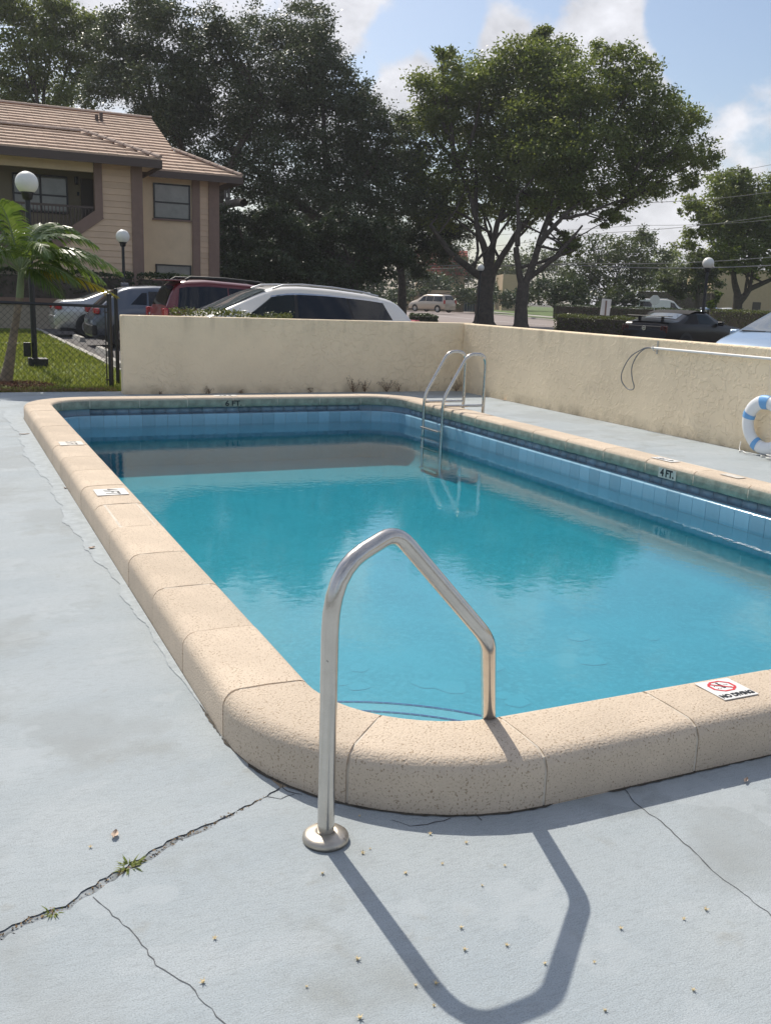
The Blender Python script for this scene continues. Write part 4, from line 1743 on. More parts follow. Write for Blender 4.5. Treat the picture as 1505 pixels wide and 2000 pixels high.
    b.add([(9.6, 43.4, ze + 2.7 * sl), (9.6, yr_, zr), (9.6, 55.5, ze), (9.6, 43.4, ze)], [(0, 1, 2, 3)])
    b.add([(9.62, 43.4, ze + 2.7 * sl), (11.87, ye, ze), (11.87, 50, ze), (9.62, 47.5, ze + 2.7 * sl)], [(0, 1, 2, 3)])
    b.build('roof_back', 'rooftile', roof)
    ridge((11.85, ye + .05, ze + .10), (9.60, 43.4, ze + 2.7 * sl + .10), 9, .14)
    # front block hip
    ye2, ze2, yr2 = 37.25, 6.10, 39.7
    courses(ye2, ze2, yr2, lambda y: -6.0, lambda y: 7.78 - (y - ye2) * 1.02, 7)
    zr2 = ze2 + (yr2 - ye2) * sl
    ridge((5.28, yr2, zr2 + .06), (-6.0, yr2, zr2 + .06), 26, .15)
    ridge((7.76, ye2 + .05, ze2 + .10), (5.28, yr2, zr2 + .10), 9, .15)
    b = MB()
    b.add([(7.78, ye2, ze2), (7.78, 42.5, ze2), (5.26, 42.5, zr2), (5.26, yr2, zr2)], [(0, 1, 2, 3)])
    b.build('roof_hip', 'rooftile', roof)
    # fascias and soffits
    part('fascia', 'fascia', (-6, ye2 - .03, ze2 - .27), (7.82, ye2 + .02, ze2 + .02), roof)
    part('fascia', 'fascia', (7.76, ye2 + .02, ze2 - .27), (7.82, 41, ze2 + .02), roof)
    part('fascia', 'fascia', (8.0, ye - .03, ze - .24), (11.92, ye + .02, ze + .02), roof)
    part('fascia', 'fascia', (11.86, ye + .02, ze - .24), (11.92, 50, ze + .02), roof)
    part('soffit', 'bldg_stucco', (-6, ye2 + .02, ze2 - .14), (7.76, ya + 1.9, ze2 - .08), roof)
    part('soffit', 'bldg_stucco', (7.83, ye + .02, ze - .12), (11.86, yb + .3, ze - .06), roof)
    # two short vent pipes by the ridge
    for px, py in ((189, 231), (198, 228)):
        q_ = aty(px, py, 46.8)
        b = MB()
        b.tube([(q_.x, 46.8, q_.z - .25), (q_.x, 46.8, q_.z + .16)], .075, 10)
        b.build('vent_pipe', 'fascia', roof)
    # planter in front
    p = thing('planter_wall', (2, 36.3, 0), 'low tan planter wall with brown cap in front of the building', 'wall')
    b = MB()
    b.box2((-8, 36.2, -.1), (6.7, 36.45, .80))
    b.build('wall_body', 'planter', p)
    b = MB()
    b.box2((-8, 36.12, .80), (6.75, 36.53, 1.02))
    b.build('cap', 'planter_cap', p)
    return t


building()


# ------------------------------------------------------------------ vegetation
def box_leaves(n, lo, hi, surf=0.75):
    lo, hi = np.array(lo), np.array(hi)
    P = RNG.random((n, 3))
    k = RNG.random(n) < surf
    ax = RNG.choice(3, n, p=[.25, .35, .4])
    side = RNG.random(n) < np.where(ax == 2, 0.05, .5)
    e = np.abs(RNG.normal(0, .03, n))
    for a in range(3):
        mk = k & (ax == a)
        P[mk, a] = np.where(side[mk], e[mk], 1 - e[mk])
    return lo + P * (hi - lo)


def hedge(a, b_, w, h, n, size, m, label, z0=0.0, cat='hedge', core='leaf_dark', bumpy=.06):
    """clipped hedge between ground points a and b"""
    a, b_ = Vector((a[0], a[1], z0)), Vector((b_[0], b_[1], z0))
    L_ = (b_ - a).length
    ang = math.atan2(b_.y - a.y, b_.x - a.x)
    t = thing('hedge', a, label, cat, rz=ang)
    P = box_leaves(n, (0, -w / 2, .05), (L_, w / 2, h))
    P += RNG.normal(0, .025, P.shape)
    P[:, 2] += bumpy * (np.sin(P[:, 0] * 3.1) * .5 + np.sin(P[:, 0] * 7.7 + 1) * .3) * (P[:, 2] > h * .7)
    link('foliage', leaf_mesh('foliage', P, size, m, up=.35), t)
    b = MB()
    b.box((L_ / 2, 0, h * .46), (L_ - .16, w - .16, h * .88))
    b.build('branches', 'bark', t, world=False)
    return t


a1, a2 = at(1092, 680, 40), at(1252, 690, 37)
hedge(a1, at(1300, 690, 37.2), 1.3, 1.0, 9000, .085, 'leaf_hedge', 'clipped green hedge beside the black convertible in the parking lot')
hedge((3.17, 14.62), (5.02, 14.58), .5, 1.165, 3800, .05, 'leaf_hedge', 'low hedge peeping over the far wall in front of the white car')
q1, q2 = at(800, 620, 44), at(853, 625, 44)
hedge(q1, q2, 1.2, .72, 3000, .09, 'leaf_dark', 'small dark hedge at the tail of the white car', z0=0)
hedge(at(1085, 620, 78), at(1420, 632, 74), 2.0, 1.25, 9000, .14, 'leaf_dark', 'long dark hedge along the far sidewalk', z0=0.1)
hedge(at(1405, 632, 66), at(1505, 640, 62), 2.0, 1.35, 4000, .14, 'leaf_hedge', 'hedge on the right edge behind the light blue car', z0=0.05)
hedge(at(1248, 598, 108), at(1400, 600, 104), 3.0, 3.3, 5000, .22, 'leaf_hedge', 'tall clipped hedge behind the white van', z0=0.1)
hedge((-6, 37.0), (6.6, 37.2), 1.2, 2.0, 9000, .13, 'leaf_dark', 'dark shrub row along the front of the apartment building')
hedge((6.9, 35.6), (8.3, 36.4), 1.4, 2.0, 2600, .12, 'leaf_dark', 'dark shrub at the corner of the building by the lamp')


def limb(b, a, c, r0, r1, n=7, wob=.12, sag=0.0):
    a, c = Vector(a), Vector(c)
    L_ = (c - a).length
    pts, rs = [], []
    off = Vector((0, 0, 0))
    for k in range(n):
        t_ = k / (n - 1)
        if 0 < k < n - 1:
            off += Vector((random.gauss(0, 1), random.gauss(0, 1), random.gauss(0, .6))) * wob * L_ / n
        pts.append(a.lerp(c, t_) + off * (1 - t_ * .3) + Vector((0, 0, -sag * math.sin(math.pi * t_) * L_)))
        rs.append(r0 + (r1 - r0) * t_)
    b.tube(pts, rs, 8, False)
    return pts


def tree(name, label, depth, base, trunk, blobs, n_leaf, size, m, limbs=(), bark='bark', thick=0.55, up=.3, group=None, inner=0.55, spread=1.0, cat='tree'):
    """blobs: crown lumps (px, py, r px) at `depth`; each gets its own distance within the crown's real thickness"""
    ppm = F_PX / depth
    base = Vector(base)
    t = thing(name, base, label, cat, group)
    xs = [q_[0] for q_ in blobs]
    half = (max(xs) - min(xs)) / 2 / ppm
    mid = (max(xs) + min(xs)) / 2
    cs, rs = [], []
    for px, py, r in blobs:
        u = min(1, abs(px - mid) / (half * ppm + 1e-6))
        td = half * math.sqrt(max(0.05, 1 - u * u)) * thick
        offs = [random.uniform(-1, 1) * td]
        if td > r / ppm * 1.2:
            offs = [random.uniform(-1, -.2) * td, random.uniform(.2, 1) * td]
        for k, o_ in enumerate(offs):
            c = at(px + random.uniform(-.15, .15) * r, py + random.uniform(-.15, .15) * r, depth + o_)
            cs.append(np.array(c))
            rs.append(r / ppm * (1 if k == 0 else .9))
    rs = np.array(rs)
    wgt = rs ** 2 / (rs ** 2).sum()
    P, T = [], []
    for c, r, w in zip(cs, rs, wgt):
        n = max(20, int(n_leaf * w))
        nsub = max(6, int(11 * (r / 1.0) ** 1.3))
        d = RNG.normal(size=(nsub, 3))
        d /= np.linalg.norm(d, axis=1)[:, None]
        sc = c + d * (r * RNG.uniform(inner, 1.0, nsub) ** .8)[:, None] * np.array([1, 1, .82])
        k = RNG.integers(0, nsub, n)
        T.append(np.clip(.55 * RNG.random(nsub)[k] + .45 * RNG.random(n), 0, 1))
        sg = min(.62, r * .20) * spread
        P.append(sc[k] + RNG.normal(0, 1, (n, 3)) * np.array([sg, sg, sg * .6]))
    P = np.concatenate(P) - np.array(base)
    link('crown', leaf_mesh('crown', P, size, m, up=up, tint=np.concatenate(T)), t)
    b = MB()
    if trunk:
        tp = [Vector(p) for p, _ in trunk]
        b.tube(tp, [r for _, r in trunk], 14, False)
        top = tp[-1]
    for (a, c, r0, r1) in limbs:
        pts = limb(b, a, c, r0, r1)
        for k in range(2):
            q_ = random.choice(pts[2:])
            j = int(RNG.integers(0, len(cs)))
            dd = [np.linalg.norm(np.array(q_) - c_) for c_ in cs]
            j = int(np.argsort(dd)[RNG.integers(0, min(4, len(dd)))])
            limb(b, q_, Vector(cs[j]), r0 * .35, r1 * .4, 6)
    if trunk:
        for c, r in list(zip(cs, rs))[::2]:
            src = top if not limbs else min([Vector(l_[1]) for l_ in limbs] + [top], key=lambda v: (v - Vector(c)).length)
            limb(b, src, Vector(c), trunk[-1][1] * .38, .03, 7, .16)
    b.build('trunk', bark, t)
    return t


# --- the great twin-trunked tree right of centre
D1 = 61.0


def P1(px, py, d=D1):
    return at(px, py, d)


main_blobs = [(850, 180, 62), (905, 150, 55), (960, 160, 60), (1010, 125, 62), (1070, 105, 52), (1085, 160, 70), (1150, 160, 60), (1205, 130, 45), (1250, 150, 45),
              (830, 250, 60), (900, 230, 75), (980, 230, 80), (1060, 230, 80), (1140, 235, 80), (1220, 215, 70), (1290, 220, 55), (1340, 235, 45),
              (850, 330, 65), (920, 320, 75), (1000, 320, 75), (1080, 310, 80), (1160, 310, 75), (1240, 290, 70), (1310, 300, 55), (1360, 300, 42), (1385, 320, 30),
              (870, 410, 55), (940, 400, 60), (1010, 395, 55), (1080, 380, 55), (1150, 375, 50), (1210, 365, 50), (1270, 360, 40), (1330, 350, 30), (1200, 410, 32), (1180, 430, 22), (1050, 75, 30), (870, 110, 25), (1175, 105, 28)]
bA = P1(944, 634, 60.0)
bA = Vector((bA.x, bA.y, -.07))
trA = [(bA + Vector((0, 0, -.1)), .95), (bA + Vector((0, 0, .25)), .66), (bA + Vector((0, 0, 1.0)), .54), (P1(946, 575, 60), .50), (P1(950, 545, 60), .56), (P1(952, 520, 60), .50)]
limA = [(P1(946, 545, 60), P1(885, 500, 59.5), .26, .19), (P1(885, 500, 59.5), P1(840, 440, 59), .18, .12), (P1(952, 520, 60), P1(930, 430, 60), .26, .16), (P1(930, 430, 60), P1(900, 330, 60.5), .16, .09),
        (P1(955, 525, 60), P1(975, 430, 60.5), .25, .17), (P1(975, 430, 60.5), P1(1005, 330, 61), .17, .09), (P1(960, 535, 60), P1(1015, 450, 59.5), .24, .17), (P1(1015, 450, 59.5), P1(1080, 370, 59), .16, .08)]
tree('shade_tree', 'large broad green shade tree with thick dark trunk by the road', D1, bA, trA, [b_ for b_ in main_blobs if b_[0] < 1090], 84000, .235, 'leaf_main', limA, inner=.35)
bB = P1(1016, 641, 55.5)
bB = Vector((bB.x, bB.y, -.07))
trB = [(bB + Vector((0, 0, -.1)), .62), (bB + Vector((0, 0, .3)), .42), (P1(1017, 600, 55.5), .36), (P1(1020, 570, 55.5), .36), (P1(1022, 555, 55.5), .34)]
limB = [(P1(1018, 565, 55.5), P1(1010, 480, 55.5), .20, .17), (P1(1010, 480, 55.5), P1(1006, 380, 56), .17, .08), (P1(1022, 560, 55.5), P1(1050, 480, 55), .24, .18), (P1(1050, 480, 55), P1(1095, 425, 55), .18, .12),
        (P1(1095, 425, 55), P1(1160, 375, 55.5), .12, .07), (P1(1050, 480, 55), P1(1070, 430, 56), .14, .1), (P1(1070, 430, 56), P1(1120, 350, 57), .12, .06), (P1(1030, 545, 55.5), P1(1090, 495, 55), .16, .12),
        (P1(1090, 495, 55), P1(1135, 440, 55), .12, .06), (P1(1095, 425, 55), P1(1150, 415, 55), .12, .08), (P1(1150, 415, 55), P1(1230, 385, 56), .09, .05)]
tree('shade_tree', 'slimmer leaning shade tree right of the thick trunk, its crown reaching right', 57.0, bB, trB, [b_ for b_ in main_blobs if b_[0] >= 1060] + [(1105, 470, 24), (1120, 490, 20)], 58000, .225, 'leaf_main', limB, inner=.35)

# --- the dark oaks on the left, behind the building
D2 = 58.0
oak_a = [(240, 60, 60), (300, 30, 50), (330, 90, 70), (250, 130, 65), (210, 170, 60), (310, 170, 70), (380, 130, 70), (410, 50, 55), (370, 200, 70), (440, 180, 70), (300, 235, 55), (400, 270, 70), (450, 90, 60), (210, 90, 40),
         (480, 250, 70), (440, 330, 60), (380, 330, 50)]
oak_b = [(510, 60, 60), (560, 100, 70), (600, 40, 50), (625, 90, 50), (520, 160, 75), (600, 170, 70), (650, 150, 55), (680, 180, 45), (540, 240, 80), (620, 250, 80), (690, 240, 60), (720, 220, 35), (560, 320, 75), (650, 330, 75), (720, 310, 60), (480, 330, 60),
         (760, 330, 55), (770, 260, 40), (810, 300, 40), (520, 400, 60), (600, 400, 60), (690, 400, 60), (770, 400, 60), (830, 390, 50)]
b0 = at(430, 590, D2)
b0 = Vector((b0.x, b0.y, -.07))
tree('oak_tree', 'big dark oak rising directly behind the tiled roof', D2, b0, [(b0, .6), (at(430, 480, D2), .45), (at(425, 400, D2), .4)], oak_a, 78000, .20, 'leaf_oak',
     [(at(425, 420, D2), at(360, 300, D2), .3, .18), (at(425, 400, D2), at(520, 200, D2), .3, .14), (at(425, 405, D2), at(480, 407, D2 - 9), .25, .2)], inner=.4)
b0 = at(640, 600, D2 + 2)
b0 = Vector((b0.x, b0.y, -.07))
tree('oak_tree', 'tallest dark oak in the middle of the left tree group', D2 + 2, b0, [(b0, .6), (at(640, 500, D2 + 2), .45), (at(630, 420, D2 + 2), .4)], oak_b, 112000, .20, 'leaf_oak',
     [(at(630, 430, D2 + 2), at(450, 290, D2), .3, .14), (at(630, 420, D2 + 2), at(620, 200, D2 + 2), .3, .12), (at(630, 440, D2 + 2), at(730, 330, D2), .25, .12)], inner=.4)
far_l = [(20, 60, 65), (90, 40, 55), (150, 50, 55), (190, 60, 40), (40, 130, 65), (110, 120, 65), (170, 140, 50), (0, 190, 60), (80, 190, 60), (150, 200, 50), (30, 20, 40), (110, 5, 30)]
b0 = at(90, 600, 66)
b0 = Vector((b0.x, b0.y, -.07))
tree('shade_tree', 'lighter green tree at the far left behind the roof', 66, b0, [(b0, .5), (at(90, 400, 66), .4), (at(90, 260, 66), .35)], far_l, 30000, .27, 'leaf_main', inner=.4)

# --- lower dark growth under the oaks
low = [('dark_tree', 'dark bushy tree just right of the building corner', 50, [(460, 430, 40), (450, 490, 40), (500, 470, 45), (480, 530, 45), (540, 520, 45), (440, 550, 35), (520, 560, 40), (545, 440, 45), (580, 470, 45), (570, 520, 45), (600, 550, 40), (520, 420, 40)], 30000, 'leaf_dark', 490),
       ('round_tree', 'round dark green tree above the roof of the white car', 52, [(640, 440, 42), (690, 430, 42), (620, 490, 50), (690, 490, 55), (740, 470, 45), (600, 540, 40), (660, 540, 50), (740, 530, 50), (770, 490, 40)], 26000, 'leaf_dark', 690),
       ('dark_tree', 'dark tree left of the thick trunk with a low fork', 64, [(790, 440, 45), (840, 450, 45), (800, 490, 45), (850, 500, 40), (880, 470, 35), (820, 530, 25), (890, 440, 40)], 18000, 'leaf_dark', 785)]
for nm, lb, d, bl, n, m, bx in low:
    b0 = at(bx, 600, d)
    b0 = Vector((b0.x, b0.y, -.07))
    tree(nm, lb, d, b0, [(b0, .36), (at(bx, 560, d), .27), (at(bx - 5, 510, d), .22)], bl, n, .20, m, inner=.25)

# --- trees across the road on the right
mid = [('olive_tree', 'olive green tree across the road right of the slim trunk', 92, [(1130, 520, 45), (1180, 490, 45), (1230, 490, 45), (1190, 540, 50), (1250, 530, 45), (1140, 570, 35), (1210, 580, 35), (1110, 480, 28), (1255, 470, 28), (1290, 510, 30)], 15000, 'leaf_pale', 1190),
       ('olive_tree', 'small olive tree behind the white van by the right lamp', 84, [(1310, 540, 32), (1350, 530, 35), (1380, 545, 32), (1330, 565, 28), (1400, 520, 25), (1300, 560, 20), (1365, 505, 22)], 9000, 'leaf_pale', 1362),
       ('shade_tree', 'spreading dark tree on the right edge in front of the tan building', 76, [(1370, 400, 38), (1420, 370, 42), (1470, 380, 45), (1500, 370, 45), (1510, 420, 55), (1470, 420, 50), (1420, 420, 45), (1400, 440, 42), (1450, 440, 50), (1500, 450, 50), (1350, 470, 32), (1410, 490, 40), (1470, 500, 45), (1520, 500, 45), (1440, 345, 25), (1540, 440, 50), (1335, 415, 15), (1460, 520, 30), (1420, 520, 25)], 30000, 'leaf_main', 1440),
       ('backdrop_tree', 'hazy tree behind the red roofed house', 150, [(850, 500, 45), (900, 530, 40), (880, 480, 40), (1000, 530, 40), (1050, 510, 45), (1080, 550, 40), (960, 560, 30), (1030, 570, 35), (1090, 500, 25)], 11000, 'leaf_pale', 900),
       ('backdrop_tree', 'pale tree line tip on the far right horizon', 165, [(1290, 510, 35), (1310, 540, 40), (1260, 545, 40), (1350, 540, 35), (1400, 560, 40), (1480, 560, 40), (1320, 500, 18)], 9000, 'leaf_main', 1300),
       ('dark_tree', 'dark shrubby tree behind the slim trunk across the road', 88, [(1090, 580, 28), (1060, 560, 30), (1110, 560, 30), (1040, 585, 22), (1130, 590, 24), (1180, 590, 26), (1230, 585, 24)], 8000, 'leaf_dark', 1085),
       ('dark_tree', 'dark shrubs beside the minivan drive', 108, [(905, 575, 24), (930, 585, 22), (960, 580, 24), (990, 585, 22), (1015, 580, 24), (830, 570, 14), (790, 585, 18), (770, 580, 20), (745, 585, 22), (800, 570, 16)], 9000, 'leaf_dark', 930),
       ('shrub', 'bright green fan leaved shrub beside the right lamp post', 72, [(1393, 583, 9), (1400, 575, 8), (1388, 592, 8)], 700, 'leaf_bright', 1392),
       ('backdrop_tree', 'dark distant tree mass closing the view behind the oaks', 130, [(330, 540, 60), (450, 540, 60), (560, 540, 60), (640, 560, 50), (720, 560, 50), (60, 540, 60), (180, 540, 60), (800, 540, 45), (500, 460, 60), (620, 460, 70), (740, 460, 60), (560, 500, 60), (680, 500, 60), (850, 560, 40)], 42000, 'leaf_dark', 560)]
for nm, lb, d, bl, n, m, bx in mid:
    b0 = at(bx, 612, d)
    b0 = Vector((b0.x, b0.y, -.05))
    top = at(bx, 575 if d > 70 else 565, d)
    lim = []
    if nm == 'shade_tree':
        lim = [(at(1443, 590, d), at(1462, 565, d), .30, .22), (at(1462, 565, d), at(1515, 540, d), .22, .15), (at(1440, 580, d), at(1432, 520, d), .3, .15), (at(1462, 565, d), at(1468, 530, d), .15, .1)]
    tree(nm, lb, d, b0, [(b0, .45 if nm == 'shade_tree' else .25), (top, .34 if nm == 'shade_tree' else .18)], bl, n, .30 if d < 120 else .5, m, lim, inner=.3)


def palm():
    base = Vector((0.90, 15.94, -.02))
    t = thing('palm_tree', base, 'young green palm leaning beside the fence on the left', 'palm')
    b = MB()
    tr = [(0.86, 0.0, .105), (0.92, .25, .082), (0.98, .55, .066), (1.04, .85, .056), (1.09, 1.1, .052), (1.13, 1.32, .050)]
    pts, rs = [], []
    for i, (x, z, r) in enumerate(tr):
        pts.append((x, 15.94, z - .02))
        rs.append(r)
    # ring scars
    P_, R_ = [], []
    for i in range(len(pts) - 1):
        for k in range(7):
            s = k / 7
            P_.append(Vector(pts[i]).lerp(Vector(pts[i + 1]), s))
            R_.append((rs[i] * (1 - s) + rs[i + 1] * s) * (1.04 if k % 2 else .98))
    b.tube(P_ + [Vector(pts[-1])], R_ + [rs[-1]], 14)
    b.build('trunk', 'palm_bark', t)
    b = MB()
    b.tube([(1.13, 15.94, 1.28), (1.15, 15.94, 1.45), (1.16, 15.94, 1.58), (1.165, 15.94, 1.72), (1.17, 15.94, 1.84)], [.056, .055, .047, .034, .018], 14)
    b.build('crownshaft', 'crownshaft', t)
    O = Vector((1.160, 15.94, 1.66))
    # (control, tip, leaflet length, material)
    fr = [((1.72, 15.75, 2.42), (2.64, 15.65, 1.70), .62, 'leaf_palm'), ((1.50, 16.0, 2.62), (2.06, 16.1, 2.28), .52, 'leaf_palm'), ((1.75, 15.6, 1.82), (2.55, 15.5, 1.34), .42, 'leaf_palm_yellow'),
          ((1.70, 16.05, 2.15), (2.45, 16.15, 1.55), .55, 'leaf_palm'), ((1.60, 15.5, 2.28), (2.30, 15.3, 1.80), .55, 'leaf_palm'), ((1.45, 15.45, 1.98), (1.95, 15.25, 1.50), .48, 'leaf_palm'),
          ((1.58, 15.8, 2.55), (2.30, 15.85, 2.10), .56, 'leaf_palm'), ((1.5, 16.2, 2.2), (2.1, 16.4, 1.85), .52, 'leaf_palm'), ((1.35, 15.6, 1.85), (1.7, 15.35, 1.30), .44, 'leaf_palm'),
          ((1.02, 15.9, 2.75), (.80, 15.6, 2.66), .50, 'leaf_palm'), ((0.8, 16.1, 2.85), (0.35, 16.0, 2.70), .55, 'leaf_palm'), ((1.35, 16.2, 2.60), (1.80, 16.4, 2.36), .48, 'leaf_palm'),
          ((0.5, 16.0, 2.7), (-.25, 16.1, 2.1), .58, 'leaf_palm'), ((0.45, 15.6, 2.2), (-.2, 15.4, 1.4), .52, 'leaf_palm'), ((0.6, 15.7, 2.45), (.15, 15.5, 1.8), .55, 'leaf_palm'),
          ((1.35, 15.35, 2.4), (1.5, 14.95, 1.85), .48, 'leaf_palm'), ((1.25, 16.6, 2.7), (1.5, 17.2, 2.1), .48, 'leaf_palm'), ((0.85, 15.45, 2.3), (0.62, 15.05, 1.6), .5, 'leaf_palm'), ((0.75, 16.5, 2.4), (.3, 17.0, 1.8), .5, 'leaf_palm')]
    for c, tip, ll, m in fr:
        c, tip = Vector(c), Vector(tip)
        n = 40
        cen = [O * (1 - s) ** 2 + c * 2 * s * (1 - s) + tip * s * s for s in [k / n for k in range(n + 1)]]
        b = MB()
        b.tube(cen[::3], [.017 - .014 * k / (len(cen[::3]) - 1) for k in range(len(cen[::3]))], 6, False)
        f = b.build('frond', 'crownshaft', t)
        V = []
        for k in range(7, n):
            s = k / n
            tan = (cen[k + 1] - cen[k - 1]).normalized()
            side = tan.cross(Vector((0, 0, 1))).normalized()
            upv = side.cross(tan).normalized()
            L_ = ll * (math.sin(math.pi * min(1, .18 + s * .82)) ** .6) * random.uniform(.88, 1.08)
            for sg in (-1, 1):
                d = (side * sg * .8 + tan * (.55 + .5 * s) + upv * random.uniform(.15, .45)).normalized()
                p0 = cen[k]
                w = .021 * (1 - .3 * s)
                segs = [p0]
                dd = d.copy()
                for q_ in range(3):
                    dd = (dd + Vector((0, 0, -.28 - .12 * q_))).normalized()
                    segs.append(segs[-1] + dd * L_ / 3)
                wn = tan * 1.0
                ws = [w * .7, w, w * .75, w * .08]
                for q_ in range(3):
                    V.append([segs[q_] - wn * ws[q_], segs[q_] + wn * ws[q_], segs[q_ + 1] + wn * ws[q_ + 1], segs[q_ + 1] - wn * ws[q_ + 1]])
        V = np.array([[tuple(q_ - O * 0 - t.location) for q_ in v] for v in V])
        link('leaflets', quads_mesh('leaflets', V, m), f)


palm()


def lawns():
    sheet('lawn', [(-30, 14.33), (3.0, 14.33), (3.02, 16), (3.0, 36.1), (-30, 36.1)], -.03, 'lawn')
    sheet('path', [(-30, 26.6), (1.9, 26.6), (1.9, 27.0), (-30, 27.0)], -.022, 'concrete')
    sheet('curb', [(2.98, 14.4), (3.12, 14.4), (3.12, 36), (2.98, 36)], .0, 'concrete', thick=.1)
    # grass blades where the lawn is seen close by
    n = 34000
    x = RNG.uniform(-1.2, 2.95, n)
    y = 14.45 + (RNG.random(n) ** 1.7) * 20
    bare = ((x - .75) / 0.8) ** 2 + ((y - 15.3) / .75) ** 2 < 1
    keep = ~bare & ~((y > 26.5) & (y < 27.1))
    x, y = x[keep], y[keep]
    n = len(x)
    h = RNG.uniform(.035, .085, n) * np.where(y < 15.0, 1.2, 1)
    a = RNG.uniform(0, 2 * np.pi, n)
    lean = RNG.uniform(.2, .9, n) * h
    w = np.where(y > 20, .014, .007) * RNG.uniform(.7, 1.4, n)
    bx = np.stack([np.cos(a), np.sin(a), np.zeros(n)], 1)
    lx = np.stack([np.cos(a + 1.3), np.sin(a + 1.3), np.zeros(n)], 1)
    P = np.stack([x, y, np.full(n, -.03)], 1)
    V = np.empty((n, 4, 3))
    V[:, 0] = P - bx * w[:, None]
    V[:, 1] = P + bx * w[:, None]
    top = P + lx * lean[:, None] + np.array([0, 0, 1]) * h[:, None]
    V[:, 2] = top + bx * w[:, None] * .15
    V[:, 3] = top - bx * w[:, None] * .15
    tag(link('grass', quads_mesh('grass', V, 'grass_blade')), 'short lawn grass beyond the chain-link fence', 'grass', kind='stuff')
    # mulch ring round the palm and leaf litter along the deck edge
    n = 5000
    r = np.sqrt(RNG.random(n))
    a = RNG.uniform(0, 2 * np.pi, n)
    P = np.stack([.75 + r * np.cos(a) * .85, 15.3 + r * np.sin(a) * .8, RNG.uniform(-.028, .015, n) + .03 * (1 - r)], 1)
    tag(link('mulch', leaf_mesh('mulch', P, .035, 'mulch', up=.7, aspect=.35)), 'red brown bark mulch heaped round the palm foot', 'mulch', kind='stuff')
    n = 2600
    P = np.stack([RNG.uniform(-.8, 2.28, n), 14.30 + np.abs(RNG.normal(0, .13, n)) - .06 * RNG.random(n), RNG.uniform(-.02, .05, n)], 1)
    tag(link('leaf_litter', leaf_mesh('leaf_litter', P, .035, 'litter', up=.3, aspect=.3)), 'dry straw and leaf litter along the deck edge', 'litter', kind='stuff')


lawns()


# ------------------------------------------------------------------ vehicles
def interp(pts, x):
    for (a, b), (c, d) in zip(pts[:-1], pts[1:]):
        if x <= c:
            s = (x - a) / (c - a + 1e-9)
            s = min(1, max(0, s))
            return b + (d - b) * s
    return pts[-1][1]


def smooth_interp(pts, x, h=.10):
    return sum(interp(pts, x + k * h / 3) for k in (-3, -2, -1, 0, 1, 2, 3)) / 7


